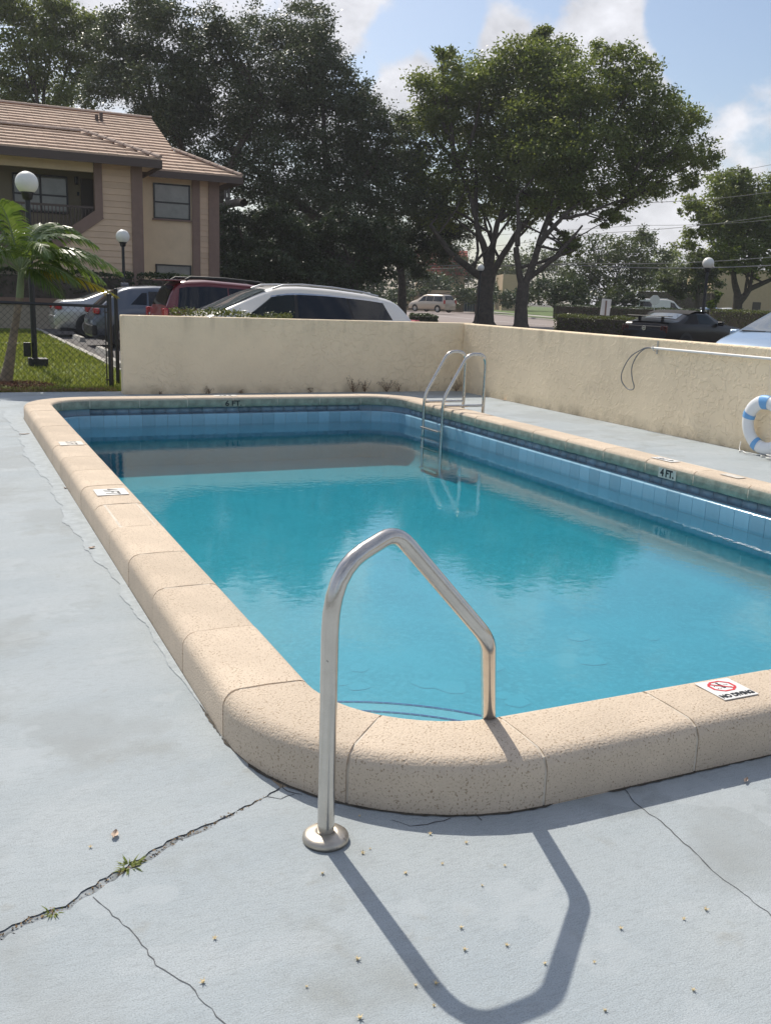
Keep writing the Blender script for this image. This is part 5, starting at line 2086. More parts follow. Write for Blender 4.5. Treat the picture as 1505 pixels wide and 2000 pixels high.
class Car:
    """lofted body; x runs from the tail (0) to the nose (L), y to the left"""

    def __init__(self, loc, ang, L, W, top, belt, sill, paint, label, cat='car', name='parked_car', rake=.20, group='cars parked beyond the pool wall', z0=-.04):
        self.t = thing(name, (loc[0], loc[1], z0), label, cat, group, rz=ang)
        self.L, self.W, self.top, self.belt, self.sill, self.rake = L, W, top, belt, sill, rake
        b = MB()
        xs = sorted(set([L * k / 44 for k in range(45)] + [.015, .04, .09, L - .09, L - .04, L - .015]))
        rings = [self.ring(x) for x in xs]
        n = len(rings[0])
        vs_ = [p for r in rings for p in r]
        fs = [(i * n + k, (i + 1) * n + k, (i + 1) * n + k + 1, i * n + k + 1) for i in range(len(xs) - 1) for k in range(n - 1)]
        b.smooth = True
        b.add(vs_, fs)
        b.add([vs_[k] for k in range(n)], [tuple(range(n))[::-1]])
        b.add([vs_[(len(xs) - 1) * n + k] for k in range(n)], [tuple(range(n))])
        o = b.build('body', paint, self.t, world=False)
        weld(o, 50)
        self.body = o
        u = MB()
        u.box((L / 2, 0, sill + .02), (L - .3, W * .86, .1))
        u.build('underbody', 'car_plastic', self.t, world=False)

    def half(self, x):
        u = 2 * x / self.L - 1
        return self.W / 2 * (1 - .13 * abs(u) ** 6 - .04 * abs(u) ** 2)

    def pts(self, x):
        zt = smooth_interp(self.top, x)
        zb = min(smooth_interp(self.belt, x), zt - .03)
        w = self.half(x)
        h = max(0, zt - zb)
        y5 = w * .95 - self.rake * min(1, h / .5)
        return zt, zb, w, h, y5

    def ring(self, x):
        zt, zb, w, h, y5 = self.pts(x)
        s = self.sill
        e = min(1, min(x, self.L - x) / .12 + .25)
        half_ = [(w * .86, s + .04 * (1 - e)), (w * .965, s + .10), (w * .995, s + (zb - s) * .45), (w, s + (zb - s) * .72), (w * .985, zb - .05), (w * .95, zb), (y5 + .012, zb + h * .82), (y5 - .03, zb + h * .93), (y5 - .13, zb + h * .995), (y5 * .5, zt + .012), (0, zt + .018)]
        r = [Vector((x, y, z)) for y, z in half_]
        return r + [Vector((x, -p.y, p.z)) for p in reversed(r[:-1])]

    def side_panel(self, name, m, corners, off=.008, sides=(1, -1), nx=8, parent=None):
        """corners: (xa, xb at the bottom u0), (xc, xd at the top u1)"""
        (xa, xb, u0), (xc, xd, u1) = corners
        for sd in sides:
            b = MB()
            b.smooth = True
            g = []
            for j in range(5):
                v = j / 4
                row = []
                for i in range(nx + 1):
                    s = i / nx
                    x = (xa + (xb - xa) * s) * (1 - v) + (xc + (xd - xc) * s) * v
                    zt, zb, w, h, y5 = self.pts(x)
                    u = u0 + (u1 - u0) * v
                    y = w * .95 + (y5 + .012 - w * .95) * u + off
                    row.append((x, sd * y, zb + h * .82 * u))
                g.append(row)
            for j in range(4):
                for i in range(nx):
                    q_ = [g[j][i], g[j][i + 1], g[j + 1][i + 1], g[j + 1][i]]
                    b.add(q_ if sd < 0 else q_[::-1], [(0, 1, 2, 3)])
            weld(b.build(name, m, parent or self.t, world=False))

    def top_panel(self, name, m, x1, x2, wf=.9, off=.012, taper=1.0):
        b = MB()
        b.smooth = True
        g = []
        for j in range(9):
            x = x1 + (x2 - x1) * j / 8
            zt, zb, w, h, y5 = self.pts(x)
            ww = (y5 - .06) * wf * (1 + (taper - 1) * j / 8)
            row = []
            for i in range(9):
                s = -1 + 2 * i / 8
                z_ = zt + .018 - .02 * abs(s) ** 3 + off
                row.append((x, ww * s, z_))
            g.append(row)
        for j in range(8):
            for i in range(8):
                q_ = [g[j][i], g[j][i + 1], g[j + 1][i + 1], g[j + 1][i]]
                b.add(q_ if x2 < x1 else q_[::-1], [(0, 1, 2, 3)])
        weld(b.build(name, m, self.t, world=False))

    def box(self, name, m, c, s, bev=.02, mirror=False, rot=None):
        for sg in ((1, -1) if mirror else (1,)):
            b = MB()
            b.box((0, 0, 0), s, rot)
            o = b.build(name, m, self.t, world=False)
            o.location = (c[0], c[1] * sg, c[2])
            bevel(o, bev, 3)

    def wheels(self, xs, r=.34, rim='rim'):
        for x in xs:
            for sg in (1, -1):
                y = self.half(x) - .10
                b = MB()
                prof = [(r * .60, -.10), (r * .93, -.11), (r, -.07), (r, .07), (r * .93, .11), (r * .60, .10)]
                vs_, n = [], 28
                b.smooth = True
                P_ = [[Vector((x + rr * math.cos(2 * math.pi * k / n), sg * (y + yy), r + rr * math.sin(2 * math.pi * k / n))) for k in range(n)] for rr, yy in prof]
                for i in range(len(P_) - 1):
                    for k in range(n):
                        b.add([P_[i][k], P_[i][(k + 1) % n], P_[i + 1][(k + 1) % n], P_[i + 1][k]], [(0, 1, 2, 3)])
                w = b.build('wheel', 'rubber', self.t, world=False)
                b = MB()
                yo = sg * (y + .085)
                for k in range(7):
                    a = 2 * math.pi * k / 7
                    d = Vector((math.cos(a), 0, math.sin(a)))
                    s_ = Vector((-math.sin(a), 0, math.cos(a)))
                    c = Vector((x, yo, r))
                    q_ = [c + d * r * .10 - s_ * r * .09, c + d * r * .60 - s_ * r * .07, c + d * r * .60 + s_ * r * .07, c + d * r * .10 + s_ * r * .09]
                    b.add(q_ + [p + Vector((0, -sg * .04, 0)) for p in q_], [(0, 1, 2, 3), (0, 4, 5, 1), (1, 5, 6, 2), (2, 6, 7, 3), (3, 7, 4, 0)])
                ring_ = [(r * .52, 0), (r * .62, .005), (r * .62, -.03), (r * .52, -.03)]
                for (ra, ya_), (rb, yb_) in zip(ring_, ring_[1:] + ring_[:1]):
                    for k in range(n):
                        a0, a1_ = 2 * math.pi * k / n, 2 * math.pi * (k + 1) / n
                        b.add([(x + ra * math.cos(a0), yo + sg * ya_, r + ra * math.sin(a0)), (x + ra * math.cos(a1_), yo + sg * ya_, r + ra * math.sin(a1_)),
                               (x + rb * math.cos(a1_), yo + sg * yb_, r + rb * math.sin(a1_)), (x + rb * math.cos(a0), yo + sg * yb_, r + rb * math.sin(a0))], [(0, 1, 2, 3)])
                b.build('rim', rim, w, world=False)
                b = MB()
                ar = [(x + (r + .055) * math.cos(2 * math.pi * k / n), sg * (self.half(x) + .006), r + .01 + (r + .055) * math.sin(2 * math.pi * k / n)) for k in range(n)]
                ai = [(x + r * .9 * math.cos(2 * math.pi * k / n), sg * (self.half(x) + .006), r + r * .9 * math.sin(2 * math.pi * k / n)) for k in range(n)]
                for k in range(n):
                    if ar[k][2] > self.sill - .1:
                        b.add([ai[k], ai[(k + 1) % n], ar[(k + 1) % n], ar[k]], [(0, 1, 2, 3)])
                b.build('wheel_arch', 'car_plastic', self.t, world=False)


PI = math.pi


def cars():
    # white crossover: nose to the left (-X), near side at y = 16.6
    L, W = 4.85, 1.90
    c = Car((8.44, 16.6 + W / 2), PI, L, W, [(0, .80), (.04, .98), (.18, 1.10), (.42, 1.40), (.62, 1.485), (1.1, 1.565), (1.8, 1.63), (2.4, 1.658), (2.8, 1.635), (3.15, 1.545), (4.0, 1.16), (4.15, 1.08), (4.5, 1.00), (4.75, .86), (4.85, .66)],
            [(0, 1.0), (.5, 1.09), (2, 1.06), (4, 1.0), (4.85, .8)], .25, 'car_white', 'white crossover parked lengthwise just behind the far wall', 'car')
    c.side_panel('window_pillar_trim', 'car_plastic', ((.62, 3.70, .03), (.78, 2.98, .92)), off=.004)
    c.side_panel('rear_quarter_window', 'glass_dark', ((.62, 1.42, .04), (.78, 1.50, .90)))
    c.side_panel('rear_door_window', 'glass_dark', ((1.47, 2.52, .03), (1.55, 2.50, .95)))
    c.side_panel('front_door_window', 'glass_side', ((2.58, 3.72, .03), (2.56, 2.98, .95)))
    for xa, xb in ((.58, 3.80),):
        c.side_panel('window_trim', 'chrome', ((xa, xb, -.03), (xa + .02, xb - .03, .0)), off=.012)
        c.side_panel('upper_window_trim', 'chrome', ((.76, 3.02, .93), (.78, 2.98, .985)), off=.010)
    c.top_panel('windshield', 'glass_ws', 3.98, 3.06, .98)
    c.top_panel('rear_window', 'glass_dark', .24, .42, .9)
    c.top_panel('sunroof', 'glass_dark', 2.75, 1.7, .75, off=.006)
    c.box('mirror', 'car_white', (3.55, .98, 1.13), (.13, .22, .17), .05, True)
    for sg in (1, -1):
        b = MB()
        b.tube([(.85, sg * .66, 1.53), (1.2, sg * .67, 1.60), (1.8, sg * .68, 1.66), (2.4, sg * .69, 1.69), (2.75, sg * .68, 1.67), (2.95, sg * .66, 1.60)], .018, 8)
        b.build('roof_rail', 'alu', c.t, world=False)
    c.box('roof_fin', 'car_white', (.80, 0, 1.56), (.16, .05, .08), .02)
    c.box('taillight', 'taillight', (.10, .76, 1.02), (.12, .26, .18), .03, True)
    c.box('headlight', 'headlight', (4.62, .70, .86), (.2, .3, .12), .03, True)
    for sg in (1, -1):
        b = MB()
        b.ball((2.55, sg * .38, 1.02), (.10, .26, .36), 14, 10)
        b.ball((2.50, sg * .38, 1.36), (.07, .14, .12), 14, 8)
        b.build('front_seat', 'seat_beige', c.t, world=False)
    c.wheels((.95, 3.85))

    # dark red three-row wagon: tail to the left, nose away to the right
    L, W = 5.05, 1.98
    c = Car((4.28, 20.55 + W / 2), 0, L, W, [(0, .72), (.03, 1.02), (.10, 1.14), (.30, 1.62), (.45, 1.71), (1.0, 1.745), (2.0, 1.69), (2.6, 1.61), (3.1, 1.48), (3.9, 1.16), (4.3, 1.10), (4.8, 1.0), (5.05, .7)],
            [(0, 1.08), (1, 1.13), (3, 1.09), (5.05, .9)], .28, 'car_red', 'dark red wagon with roof rails behind the white crossover', 'car')
    c.side_panel('rear_quarter_window', 'glass_dark', ((.34, 1.45, .05), (.42, 1.45, .96)), off=.010)
    c.side_panel('rear_door_window', 'glass_dark', ((1.48, 2.50, .05), (1.48, 2.50, .96)), off=.010)
    c.side_panel('front_door_window', 'glass_dark', ((2.55, 3.65, .05), (2.55, 2.85, .95)), off=.010)
    c.top_panel('rear_window', 'glass_dark', .115, .31, .98)
    c.top_panel('windshield', 'glass_ws', 3.85, 2.75, .95)
    c.box('roof_spoiler', 'car_red', (.30, 0, 1.715), (.36, 1.30, .035), .015)
    for sg in (1, -1):
        b = MB()
        b.tube([(.55, sg * .72, 1.73), (.65, sg * .73, 1.79), (1.4, sg * .74, 1.785), (2.2, sg * .74, 1.73), (2.5, sg * .73, 1.63)], .03, 8)
        b.build('roof_rail', 'car_plastic', c.t, world=False)
    c.box('taillight', 'taillight', (.06, .86, 1.0), (.12, .2, .26), .03, True)
    c.box('tailgate_badge', 'chrome', (.012, .55, .98), (.02, .16, .05), .008)
    c.box('rear_reflector', 'chrome', (.012, .80, .90), (.02, .03, .12), .008)
    c.wheels((.95, 4.05), .37)

    # grey-blue crossover: tail left
    L, W = 4.5, 1.86
    c = Car((3.48, 26.0), 0, L, W, [(0, .60), (.05, .86), (.16, 1.0), (.70, 1.47), (.95, 1.54), (1.6, 1.585), (2.3, 1.57), (2.8, 1.48), (3.5, 1.08), (4.2, .96), (4.5, .65)],
            [(0, .95), (1, 1.06), (3, 1.0), (4.5, .8)], .25, 'car_grey', 'slate grey crossover parked tail out between the red wagon and the silver sedan', 'car')
    c.side_panel('rear_quarter_window', 'glass_dark', ((.95, 1.35, .15), (1.25, 1.38, .85)))
    c.side_panel('rear_door_window', 'glass_dark', ((1.40, 2.3, .05), (1.42, 2.3, .92)))
    c.side_panel('front_door_window', 'glass_dark', ((2.36, 3.3, .05), (2.36, 2.7, .92)))
    c.top_panel('rear_window', 'glass_dark', .22, .68, .9)
    c.box('taillight', 'taillight', (.10, .74, .93), (.14, .30, .14), .03, True)
    c.box('rear_bumper', 'car_plastic', (.05, 0, .45), (.14, 1.62, .26), .04)
    c.box('roof_fin', 'car_grey', (.95, 0, 1.60), (.2, .05, .09), .02)
    c.wheels((.80, 3.6), .34, 'rim')

    # silver sedan: tail left
    L, W = 4.75, 1.83
    c = Car((3.12, 31.2), 0, L, W, [(0, .62), (.04, .92), (.10, 1.08), (.80, 1.12), (1.5, 1.40), (2.0, 1.455), (2.6, 1.44), (3.5, 1.02), (4.4, .88), (4.75, .6)],
            [(0, .92), (1, .98), (3, .95), (4.75, .75)], .22, 'car_silver', 'silver sedan with red tail lamps seen through the fence', 'car')
    c.side_panel('rear_door_window', 'glass_dark', ((1.25, 2.2, .05), (1.62, 2.2, .9)))
    c.side_panel('front_door_window', 'glass_dark', ((2.26, 3.25, .05), (2.26, 2.62, .9)))
    c.top_panel('rear_window', 'glass_ws', .86, 1.46, .9)
    c.top_panel('windshield', 'glass_ws', 3.4, 2.7, .95)
    c.box('taillight', 'taillight', (.10, .70, .90), (.2, .44, .15), .04, True)
    c.box('rear_bumper', 'car_silver', (.02, 0, .50), (.12, 1.5, .28), .05)
    c.wheels((.95, 3.75), .33)

    # black convertible on the right
    ang = math.atan2(.267, .964)
    p = at(1310, 640, 29.0)
    L, W = 4.78, 1.88
    fx, fy = math.cos(ang), math.sin(ang)
    # p is the right rear corner: centre line is W/2 to the left
    org = Vector((p.x - fy * W / 2 + fx * -.05, p.y + fx * W / 2, 0))
    c = Car((org.x, org.y), ang, L, W, [(0, .62), (.03, .95), (.10, 1.05), (.62, 1.09), (1.35, 1.36), (1.75, 1.42), (2.3, 1.40), (3.05, 1.06), (3.2, 1.03), (4.4, .90), (4.70, .75), (4.78, .6)],
            [(0, 1.0), (1, 1.02), (3, .98), (4.78, .75)], .22, 'car_black', 'black convertible with raised soft top and rear wing', 'car', rake=.22)
    c.top_panel('soft_top', 'soft_top', 1.22, 2.32, 1.12, off=.006)
    c.side_panel('roof_side', 'soft_top', ((.80, 1.62, .06), (1.28, 1.66, 1.02)), off=.012)
    c.top_panel('rear_window', 'glass_ws', .78, 1.20, .80, off=.014)
    c.side_panel('door_window', 'glass_side', ((1.68, 2.95, .06), (1.70, 2.30, .93)), off=.010)
    c.top_panel('windshield', 'glass_dark', 3.0, 2.36, .95)
    c.box('rear_wing', 'car_black', (.26, 0, 1.23), (.26, 1.50, .025), .012)
    c.box('wing_strut', 'car_black', (.34, .42, 1.15), (.14, .025, .15), .01, True)
    c.box('decklid_panel', 'car_plastic', (.035, 0, .82), (.03, 1.30, .22), .01)
    for k in range(3):
        c.box('taillight', 'taillight_dark', (.035, .62 + .09 * k, .84), (.05, .06, .22), .015, True)
    b = MB()
    for rr0, rr1, xx, mm in ((.0, .058, -.002, 0), (.058, .074, -.008, 1)):
        n = 24
        b.cur = mm
        for k in range(n):
            a0, a1_ = 2 * PI * k / n, 2 * PI * (k + 1) / n
            b.add([(xx, rr0 * math.cos(a0), .86 + rr0 * math.sin(a0)), (xx, rr1 * math.cos(a0), .86 + rr1 * math.sin(a0)), (xx, rr1 * math.cos(a1_), .86 + rr1 * math.sin(a1_)), (xx, rr0 * math.cos(a1_), .86 + rr0 * math.sin(a1_))], [(0, 1, 2, 3)])
    b.cur = 2
    b.add([(-.006, y, .86 + z) for y, z in ((.030, .012), (.006, .020), (-.022, .006), (-.034, -.012), (-.004, -.004), (.012, -.018))], [(0, 1, 2, 3, 4, 5)])
    b.build('round_badge', ['glass_ws', 'chrome', 'chrome'], c.t, world=False)
    b = MB()
    b.tube([(.95, -.55, 1.05), (.93, -.56, 1.30)], .006, 6)
    b.build('aerial', 'car_plastic', c.t, world=False)
    c.box('mirror', 'car_black', (2.75, 1.0, 1.05), (.12, .2, .13), .04, True)
    c.wheels((.95, 3.68), .35)

    # light blue hatchback: nose towards the viewer's left
    ang2 = ang + PI
    p = at(1372, 668, 18.6)
    L, W = 4.45, 1.74
    fx, fy = math.cos(ang2), math.sin(ang2)
    # p: the car's right front corner seen on the left
    org = Vector((p.x - fx * (L - .12) - fy * W / 2 * 1, p.y - fy * (L - .12) + fx * W / 2 * 1, 0))
    c = Car((org.x, org.y), ang2, L, W, [(0, .62), (.04, .95), (.2, 1.1), (.9, 1.36), (1.8, 1.49), (2.3, 1.47), (3.35, 1.05), (3.55, 1.00), (4.0, .90), (4.25, .78), (4.38, .66), (4.45, .50)],
            [(0, .95), (1, 1.0), (3, .93), (3.6, .86), (4.45, .60)], .22, 'car_blue', 'light blue hatchback with its nose towards the wall on the right edge', 'car', z0=.02)
    c.side_panel('front_door_window', 'glass_dark', ((1.6, 3.0, .05), (1.6, 2.4, .92)))
    c.top_panel('windshield', 'glass_ws', 3.42, 2.40, .99)
    c.box('headlight', 'headlight', (4.15, .60, .735), (.34, .24, .14), .05, True, Matrix.Rotation(rad(18), 3, 'Y'))
    b = MB()
    b.ball((4.36, 0, .70), (.02, .055, .045), 16, 10)
    b.build('front_badge', 'chrome', c.t, world=False)
    c.box('wiper', 'car_plastic', (3.40, .25, 1.06), (.04, .5, .02), .008)
    c.box('wiper', 'car_plastic', (3.40, -.35, 1.06), (.04, .5, .02), .008)
    c.box('mirror', 'car_blue', (3.05, .95, 1.0), (.14, .2, .14), .05, True)
    c.wheels((.8, 3.5), .31)

    # minivan across the road (tail towards us)
    d = 97.0
    p = at(842, 607, d)
    ang3 = math.atan2(.93, -.36)
    L, W = 5.0, 1.95
    fx, fy = math.cos(ang3), math.sin(ang3)
    c = Car((p.x - fx * L / 2, p.y - fy * L / 2), ang3, L, W, [(0, .75), (.04, 1.05), (.12, 1.2), (.3, 1.66), (.5, 1.74), (2.5, 1.76), (3.1, 1.66), (3.9, 1.18), (4.6, .98), (5.0, .65)],
            [(0, 1.05), (3, 1.04), (5, .8)], .25, 'car_beige', 'pale gold minivan parked on the drive across the road', 'minivan', z0=.12, group='vehicles across the road')
    c.side_panel('rear_quarter_window', 'glass_dark', ((.35, 1.5, .06), (.5, 1.5, .92)))
    c.side_panel('sliding_door_window', 'glass_dark', ((1.56, 2.5, .06), (1.56, 2.5, .92)))
    c.side_panel('front_door_window', 'glass_dark', ((2.56, 3.6, .06), (2.56, 3.0, .92)))
    c.top_panel('rear_window', 'glass_dark', .13, .32, .95)
    c.box('taillight', 'taillight', (.06, .86, 1.05), (.12, .18, .36), .03, True)
    c.wheels((.9, 3.95), .34)

    # white van behind the far hedge
    d = 100.0
    p = at(1287, 606, d)
    ang4 = math.atan2(Rv.y, Rv.x)
    L, W = 5.3, 1.95
    fx, fy = math.cos(ang4), math.sin(ang4)
    c = Car((p.x - fx * L / 2, p.y - fy * L / 2), ang4, L, W, [(0, .9), (.05, 1.5), (.15, 1.95), (.4, 2.02), (3.4, 2.0), (3.9, 1.85), (4.5, 1.25), (5.1, 1.05), (5.3, .7)],
            [(0, 1.15), (3.5, 1.15), (5.3, .9)], .3, 'white_paint', 'white cargo van behind the long hedge', 'van', z0=.2, group='vehicles across the road')
    c.side_panel('rear_side_window', 'glass_dark', ((.3, 1.55, .1), (.35, 1.55, .85)))
    c.side_panel('front_door_window', 'glass_dark', ((3.5, 4.5, .05), (3.5, 3.95, .9)))
    b = MB()
    for y in (-.6, .6):
        b.tube([(1.9, y, 2.10), (3.2, y, 2.09)], .04, 6)
    b.build('roof_rack', 'alu', c.t, world=False)
    c.wheels((1.0, 4.3), .34)
    # three cars by the tan building
    for px, d, paint, lb, az in ((1396, 92, 'car_blue', 'pale blue car far off left of the white one', .25), (1430, 88, 'car_white', 'white hatchback far off before the tan building', .3), (1462, 82, 'car_black', 'black car far off near the dark door', .35)):
        p = at(px, 612, d)
        ang5 = ang4 + az
        L, W = 4.4, 1.8
        fx, fy = math.cos(ang5), math.sin(ang5)
        c = Car((p.x - fx * L / 2, p.y - fy * L / 2), ang5, L, W, [(0, .7), (.1, 1.1), (.6, 1.5), (1.6, 1.58), (2.4, 1.52), (3.2, 1.08), (4.2, .92), (4.4, .6)], [(0, 1.0), (3, .98), (4.4, .8)], .25, paint, lb, 'car',
                z0=.0 if paint != 'car_black' else -.25, group='vehicles across the road')
        c.side_panel('side_window', 'glass_dark', ((.8, 2.9, .06), (.9, 2.4, .9)))
        c.top_panel('rear_window', 'glass_dark', .2, .6, .9)
        c.wheels((.8, 3.5), .33)


g_ = mat('glass_side', (0.05, 0.06, 0.06), 0.04, spec=0.6)
pr_ = g_.node_tree.nodes['Principled BSDF']
tr_ = g_.node_tree.nodes.new('ShaderNodeBsdfTransparent')
tr_.inputs[0].default_value = (.45, .48, .47, 1)
mx_ = g_.node_tree.nodes.new('ShaderNodeMixShader')
mx_.inputs[0].default_value = .55
g_.node_tree.links.new(pr_.outputs[0], mx_.inputs[1])
g_.node_tree.links.new(tr_.outputs[0], mx_.inputs[2])
g_.node_tree.links.new(mx_.outputs[0], g_.node_tree.nodes['Material Output'].inputs[0])
cars()


# ------------------------------------------------------------------ parking blocks, signs, far houses, wires
for i, (px, py) in enumerate(((150, 662), (200, 688), (222, 712))):
    p = atz(px + 4, py, 0)
    t = thing('wheel_stop', (p.x, p.y, -.04), ('concrete wheel stop behind the silver sedan', 'concrete wheel stop behind the grey crossover', 'concrete wheel stop close to the fence post')[i], 'wheel stop', 'wheel stops along the parking row')
    b = MB()
    b.add([(x, y, z) for y in (-.85, .85) for x, z in ((-.09, 0), (-.06, .13), (.06, .13), (.09, 0))], [(0, 1, 2, 3), (7, 6, 5, 4), (0, 4, 5, 1), (1, 5, 6, 2), (2, 6, 7, 3)])
    b.build('block', 'concrete', t, world=False)


def flat_sign(px, py, depth, w, h, label, octo=False, strip=False):
    p = at(px, py, depth)
    t = thing('road_sign', (p.x, p.y, -.05), label, 'sign', rz=math.atan2(Rv.y, Rv.x))
    z = p.z + .05
    b = MB()
    if octo:
        b.add([(w / 2 * 1.08 * math.cos(rad(22.5 + 45 * k)), yy, z + w / 2 * 1.08 * math.sin(rad(22.5 + 45 * k))) for yy in (-.01, .01) for k in range(8)],
              [tuple(range(8)), tuple(range(8, 16))[::-1]] + [(k, k + 8, (k + 1) % 8 + 8, (k + 1) % 8) for k in range(8)])
    else:
        b.box((0, 0, z), (w, .02, h), Matrix.Rotation(rad(4), 3, 'Y'))
    b.build('sign_plate', 'alu' if octo else 'white_paint', t, world=False)
    b = MB()
    b.box((0, -.03, z / 2 + h * .2), (.05 if not strip else .10, .03, z + h * .4))
    b.build('sign_post', 'alu' if not strip else 'trim', t, world=False)


flat_sign(1182, 600, 62, .62, 1.05, 'white rectangular sign seen from behind above the hedge', strip=True)
flat_sign(1278, 586, 74, .75, .75, 'grey octagonal stop sign seen from behind before the white van', octo=True)


def house(name, label, depth, px0, px1, wall_h, roof_h, m_wall, m_roof, wins=(), door=None, thick=9.0, z0=.1):
    a, c = at(px0, 605, depth), at(px1, 605, depth)
    ang = math.atan2(c.y - a.y, c.x - a.x)
    L_ = math.hypot(c.x - a.x, c.y - a.y)
    t = thing(name, (a.x, a.y, z0), label, 'house', rz=ang)
    b = MB()
    b.box2((0, 0, -.2), (L_, thick, wall_h))
    b.build('wall', m_wall, t, world=False)
    if roof_h:
        b = MB()
        o = .5
        n = 10
        for k in range(n):
            y0_, y1_ = -o + (thick / 2 + o) * k / n, -o + (thick / 2 + o) * (k + 1) / n + .05
            z0_, z1_ = wall_h + roof_h * k / n, wall_h + roof_h * (k + 1) / n
            b.add([(-o, y0_, z0_ + .08), (L_ + o, y0_, z0_ + .08), (L_ + o, y1_, z1_ + .02), (-o, y1_, z1_ + .02), (-o, y0_, z0_), (L_ + o, y0_, z0_)], [(0, 1, 2, 3), (4, 5, 1, 0)])
        b.add([(-o, thick + o, wall_h), (L_ + o, thick + o, wall_h), (L_ + o, thick / 2, wall_h + roof_h), (-o, thick / 2, wall_h + roof_h)], [(0, 3, 2, 1)])
        b.add([(0, 0, wall_h), (0, thick, wall_h), (0, thick / 2, wall_h + roof_h)], [(0, 1, 2)])
        b.add([(L_, 0, wall_h), (L_, thick, wall_h), (L_, thick / 2, wall_h + roof_h)], [(0, 1, 2)])
        b.build('roof', m_roof, t, world=False)
    for (x0, x1, za, zb) in wins:
        b = MB()
        b.box2((x0, -.06, za), (x1, -.01, zb))
        w_ = b.build('window', 'win_frame', t, world=False)
        b = MB()
        b.box2((x0 + .08, -.075, za + .08), (x1 - .08, -.062, zb - .08))
        b.build('pane', 'glass_dark', w_, world=False)
    if door:
        x0, x1, zt_ = door
        b = MB()
        b.box2((x0, -.06, 0), (x1, -.01, zt_))
        b.build('door', 'door', t, world=False)
    return t


house('house', 'tan house with red tiled roof far across the road', 150, 812, 905, 5.0, 4.0, 'house_wall', 'house_roof', wins=((4.0, 5.2, 2.6, 4.2),))
house('house', 'cream house half hidden by shrubs right of the thick trunk', 140, 978, 1012, 5.2, 0, 'house_wall', 'house_roof')
house('flat_roofed_building', 'tan flat building with a dark door behind the right tree', 104, 1385, 1640, 5.6, 0, 'house_wall', 'house_roof', door=(4.6, 5.5, 2.2))
t = thing('garden_wall', at(845, 600, 112), 'tan yard wall behind the minivan', 'wall', rz=math.atan2(Rv.y, Rv.x))
t.location.z = .1
b = MB()
b.box2((-3.5, 0, -.1), (3.6, .25, 2.35))
b.build('wall_body', 'house_wall', t, world=False)
t = thing('yard_gate', at(907, 600, 112), 'dark blue grey gate next to the tan yard wall', 'gate', rz=math.atan2(Rv.y, Rv.x))
t.location.z = .1
b = MB()
for k in range(14):
    b.box2((-1.0 + k * .32, 0, 0), (-1.0 + k * .32 + .30, .06, 2.2))
b.build('gate_panel', 'bin_blue', t, world=False)
t = thing('low_pole_sign', at(872, 600, 90), 'x', 'x')
bpy.data.objects.remove(t)


def wires():
    spec = [((1100, 517), (1600, 513), 60, .030), ((1120, 514), (1600, 494), 62, .022), ((1180, 455), (1620, 402), 64, .016), ((1230, 397), (1620, 357), 64, .018), ((1330, 345), (1620, 294), 64, .014), ((1250, 440), (1620, 415), 66, .014)]
    lbl = ['thickest pale cable crossing low behind the right lamp globe', 'thin cable just above the thickest low cable', 'thin overhead wire crossing the middle of the right tree', 'overhead wire entering the gap between the big trees', 'highest overhead wire at the right edge', 'faint overhead wire slightly above the right tree limbs']
    for (a, c, d, r), lb in zip(spec, lbl):
        A, B_ = at(*a, d), at(*c, d - 6)
        o0 = A.copy()
        b = MB()
        pts = []
        for k in range(15):
            s = k / 14
            pts.append(A.lerp(B_, s) + Vector((0, 0, -.25 * math.sin(PI * s))))
        # carry the span on behind the trees
        b.tube([A + (A - B_) * 1.0] + pts + [B_ + (B_ - A) * .4], r, 6, False)
        w_ = b.build('overhead_wire', 'wire')
        tag(w_, lb, 'wire', 'overhead wires on the right')


wires()


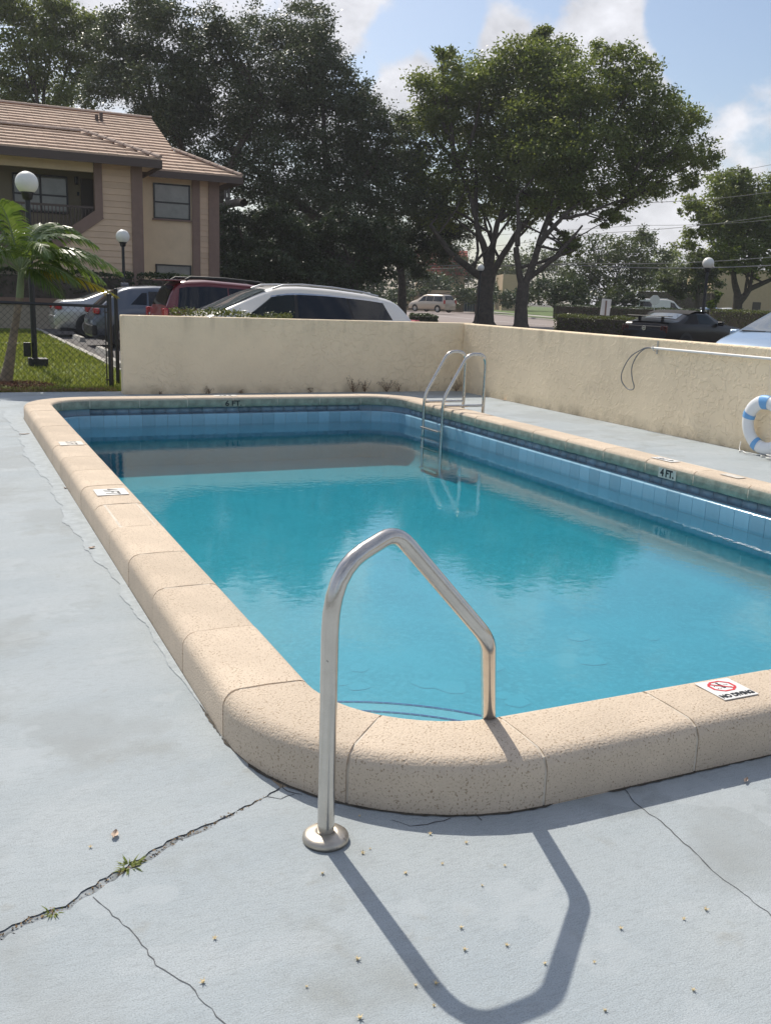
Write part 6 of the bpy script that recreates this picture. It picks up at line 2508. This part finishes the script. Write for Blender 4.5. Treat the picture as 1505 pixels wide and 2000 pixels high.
# ------------------------------------------------------------------ small things on the deck
def small_things():
    b = MB()
    for k in range(5):
        a = 2 * PI * k / 5
        ca, sa = math.cos(a), math.sin(a)
        pts = [(0, 0, .003), (.0045 * math.cos(a - .45), .0045 * math.sin(a - .45), .005), (.0105 * ca, .0105 * sa, .0085), (.0045 * math.cos(a + .45), .0045 * math.sin(a + .45), .005)]
        b.add(pts, [(0, 1, 2, 3)])
    b.ball((0, 0, .003), (.004, .004, .003), 8, 6)
    me = b.mesh('fallen_blossom', 'blossom')
    pos = [(630, 1708), (707, 1667), (722, 1659), (840, 1630), (910, 1647), (864, 1688), (985, 1692), (793, 1707), (940, 1731), (900, 1814), (906, 1857), (988, 1848), (1064, 1884), (697, 1876), (598, 1929), (811, 1927), (850, 1923),
           (846, 1965), (703, 1991), (1211, 1815), (1335, 1796), (1376, 1778), (1180, 1976), (1352, 1936), (420, 1834), (177, 1656), (1160, 1880), (702, 1595), (398, 1920)]
    for k, (px, py) in enumerate(pos):
        p = atz(px, py, 0)
        if k == 0:
            o = link('fallen_blossom', me)
        else:
            o = link('fallen_blossom', me)
        o.location = (p.x, p.y, .001)
        s = random.uniform(.45, .95)
        o.scale = (s, s, s)
        o.rotation_euler = (random.uniform(-.4, .4), random.uniform(-.4, .4), random.uniform(0, 6))
        tag(o, 'tiny cream fallen blossom on the grey deck', 'blossom', 'fallen blossoms on the deck')

    def leaf(px, py, L_, w, ang, label):
        p = atz(px, py, 0)
        b2 = MB()
        n = 9
        b2.smooth = True
        rows = []
        for k in range(n):
            s = k / (n - 1)
            ww = w * math.sin(PI * min(1, .06 + s * .94)) ** .8
            zz = .003 + .004 * (s - .5) ** 2 * 4
            rows.append([(L_ * (s - .5), -ww, zz + .004), (L_ * (s - .5), 0, zz - .001), (L_ * (s - .5), ww, zz + .005)])
        for r0, r1 in zip(rows[:-1], rows[1:]):
            for k in range(2):
                b2.add([r0[k], r1[k], r1[k + 1], r0[k + 1]], [(0, 1, 2, 3)])
        o = b2.build('fallen_leaf', 'dead_leaf')
        o.location = (p.x, p.y, .002)
        o.rotation_euler = (0, 0, ang)
        tag(o, label, 'leaf', 'fallen leaves on the deck')
    leaf(225, 1634, .036, .010, 1.2, 'pale curled dead leaf lying left of the grass tuft')
    leaf(180, 1072, .040, .014, .4, 'brown curled leaf beside the left coping')
    leaf(128, 955, .035, .010, 2.0, 'small brown leaf at the foot of the left coping further back')
    leaf(48, 849, .10, .012, .1, 'long brown twig of leaf at the far left coping corner')
    leaf(985, 782, .10, .035, .3, 'brown leaf heap at the foot of the right wall')
    leaf(1455, 1528, .03, .006, .5, 'small brown leaf in the shade of the near coping')

    def tuft(px, py, n, h, sp, label):
        p = atz(px, py, 0)
        P, V = [], []
        for k in range(n):
            a = random.uniform(0, 2 * PI)
            r = abs(random.gauss(0, sp))
            base = Vector((r * math.cos(a) * 1.2, r * math.sin(a) * .7, -.008))
            d = Vector((math.cos(a), math.sin(a), random.uniform(.25, 1.3))).normalized()
            hh = h * random.uniform(.5, 1.2)
            m_ = base + d * hh * .55
            tp = m_ + (d + Vector((0, 0, -.55))).normalized() * hh * .5
            w_ = Vector((-math.sin(a), math.cos(a), 0)) * .0026
            V.append([base - w_, base + w_, m_ + w_ * .9, m_ - w_ * .9])
            V.append([m_ - w_ * .9, m_ + w_ * .9, tp + w_ * .1, tp - w_ * .1])
        o = link('grass_tuft', quads_mesh('grass_tuft', np.array([[tuple(q_) for q_ in v] for v in V]), 'grass_blade'))
        o.location = (p.x, p.y, 0)
        tag(o, label, 'weed', 'weeds in the deck joint')
    tuft(252, 1692, 70, .034, .011, 'bushy green grass tuft growing from the deck joint')
    tuft(104, 1782, 22, .028, .007, 'small thin grass sprig low in the deck joint')
    tuft(125, 953, 14, .03, .01, 'tiny green weed at the foot of the left coping')
    tuft(222, 758, 60, .10, .05, 'grass clump at the foot of the fence end post')


small_things()


# ------------------------------------------------------------------ thin volume added to stand in for lens flare veiling
def flare_veil():
    m = bpy.data.materials.new('flare_veil')
    m.use_nodes = True
    nt = m.node_tree
    nt.nodes.remove(nt.nodes['Principled BSDF'])
    pv = nt.nodes.new('ShaderNodeVolumePrincipled')
    pv.inputs['Density'].default_value = 0.00038
    pv.inputs['Color'].default_value = (0.90, 0.93, 1.0, 1)
    pv.inputs['Anisotropy'].default_value = 0.3
    nt.links.new(pv.outputs[0], nt.nodes['Material Output'].inputs['Volume'])
    MATS['flare_veil'] = m
    b = MB()
    b.box2((-950, -950, -3.6), (950, 950, 31.0))
    tag(b.build('flare_veil', 'flare_veil'), kind='stuff')


flare_veil()
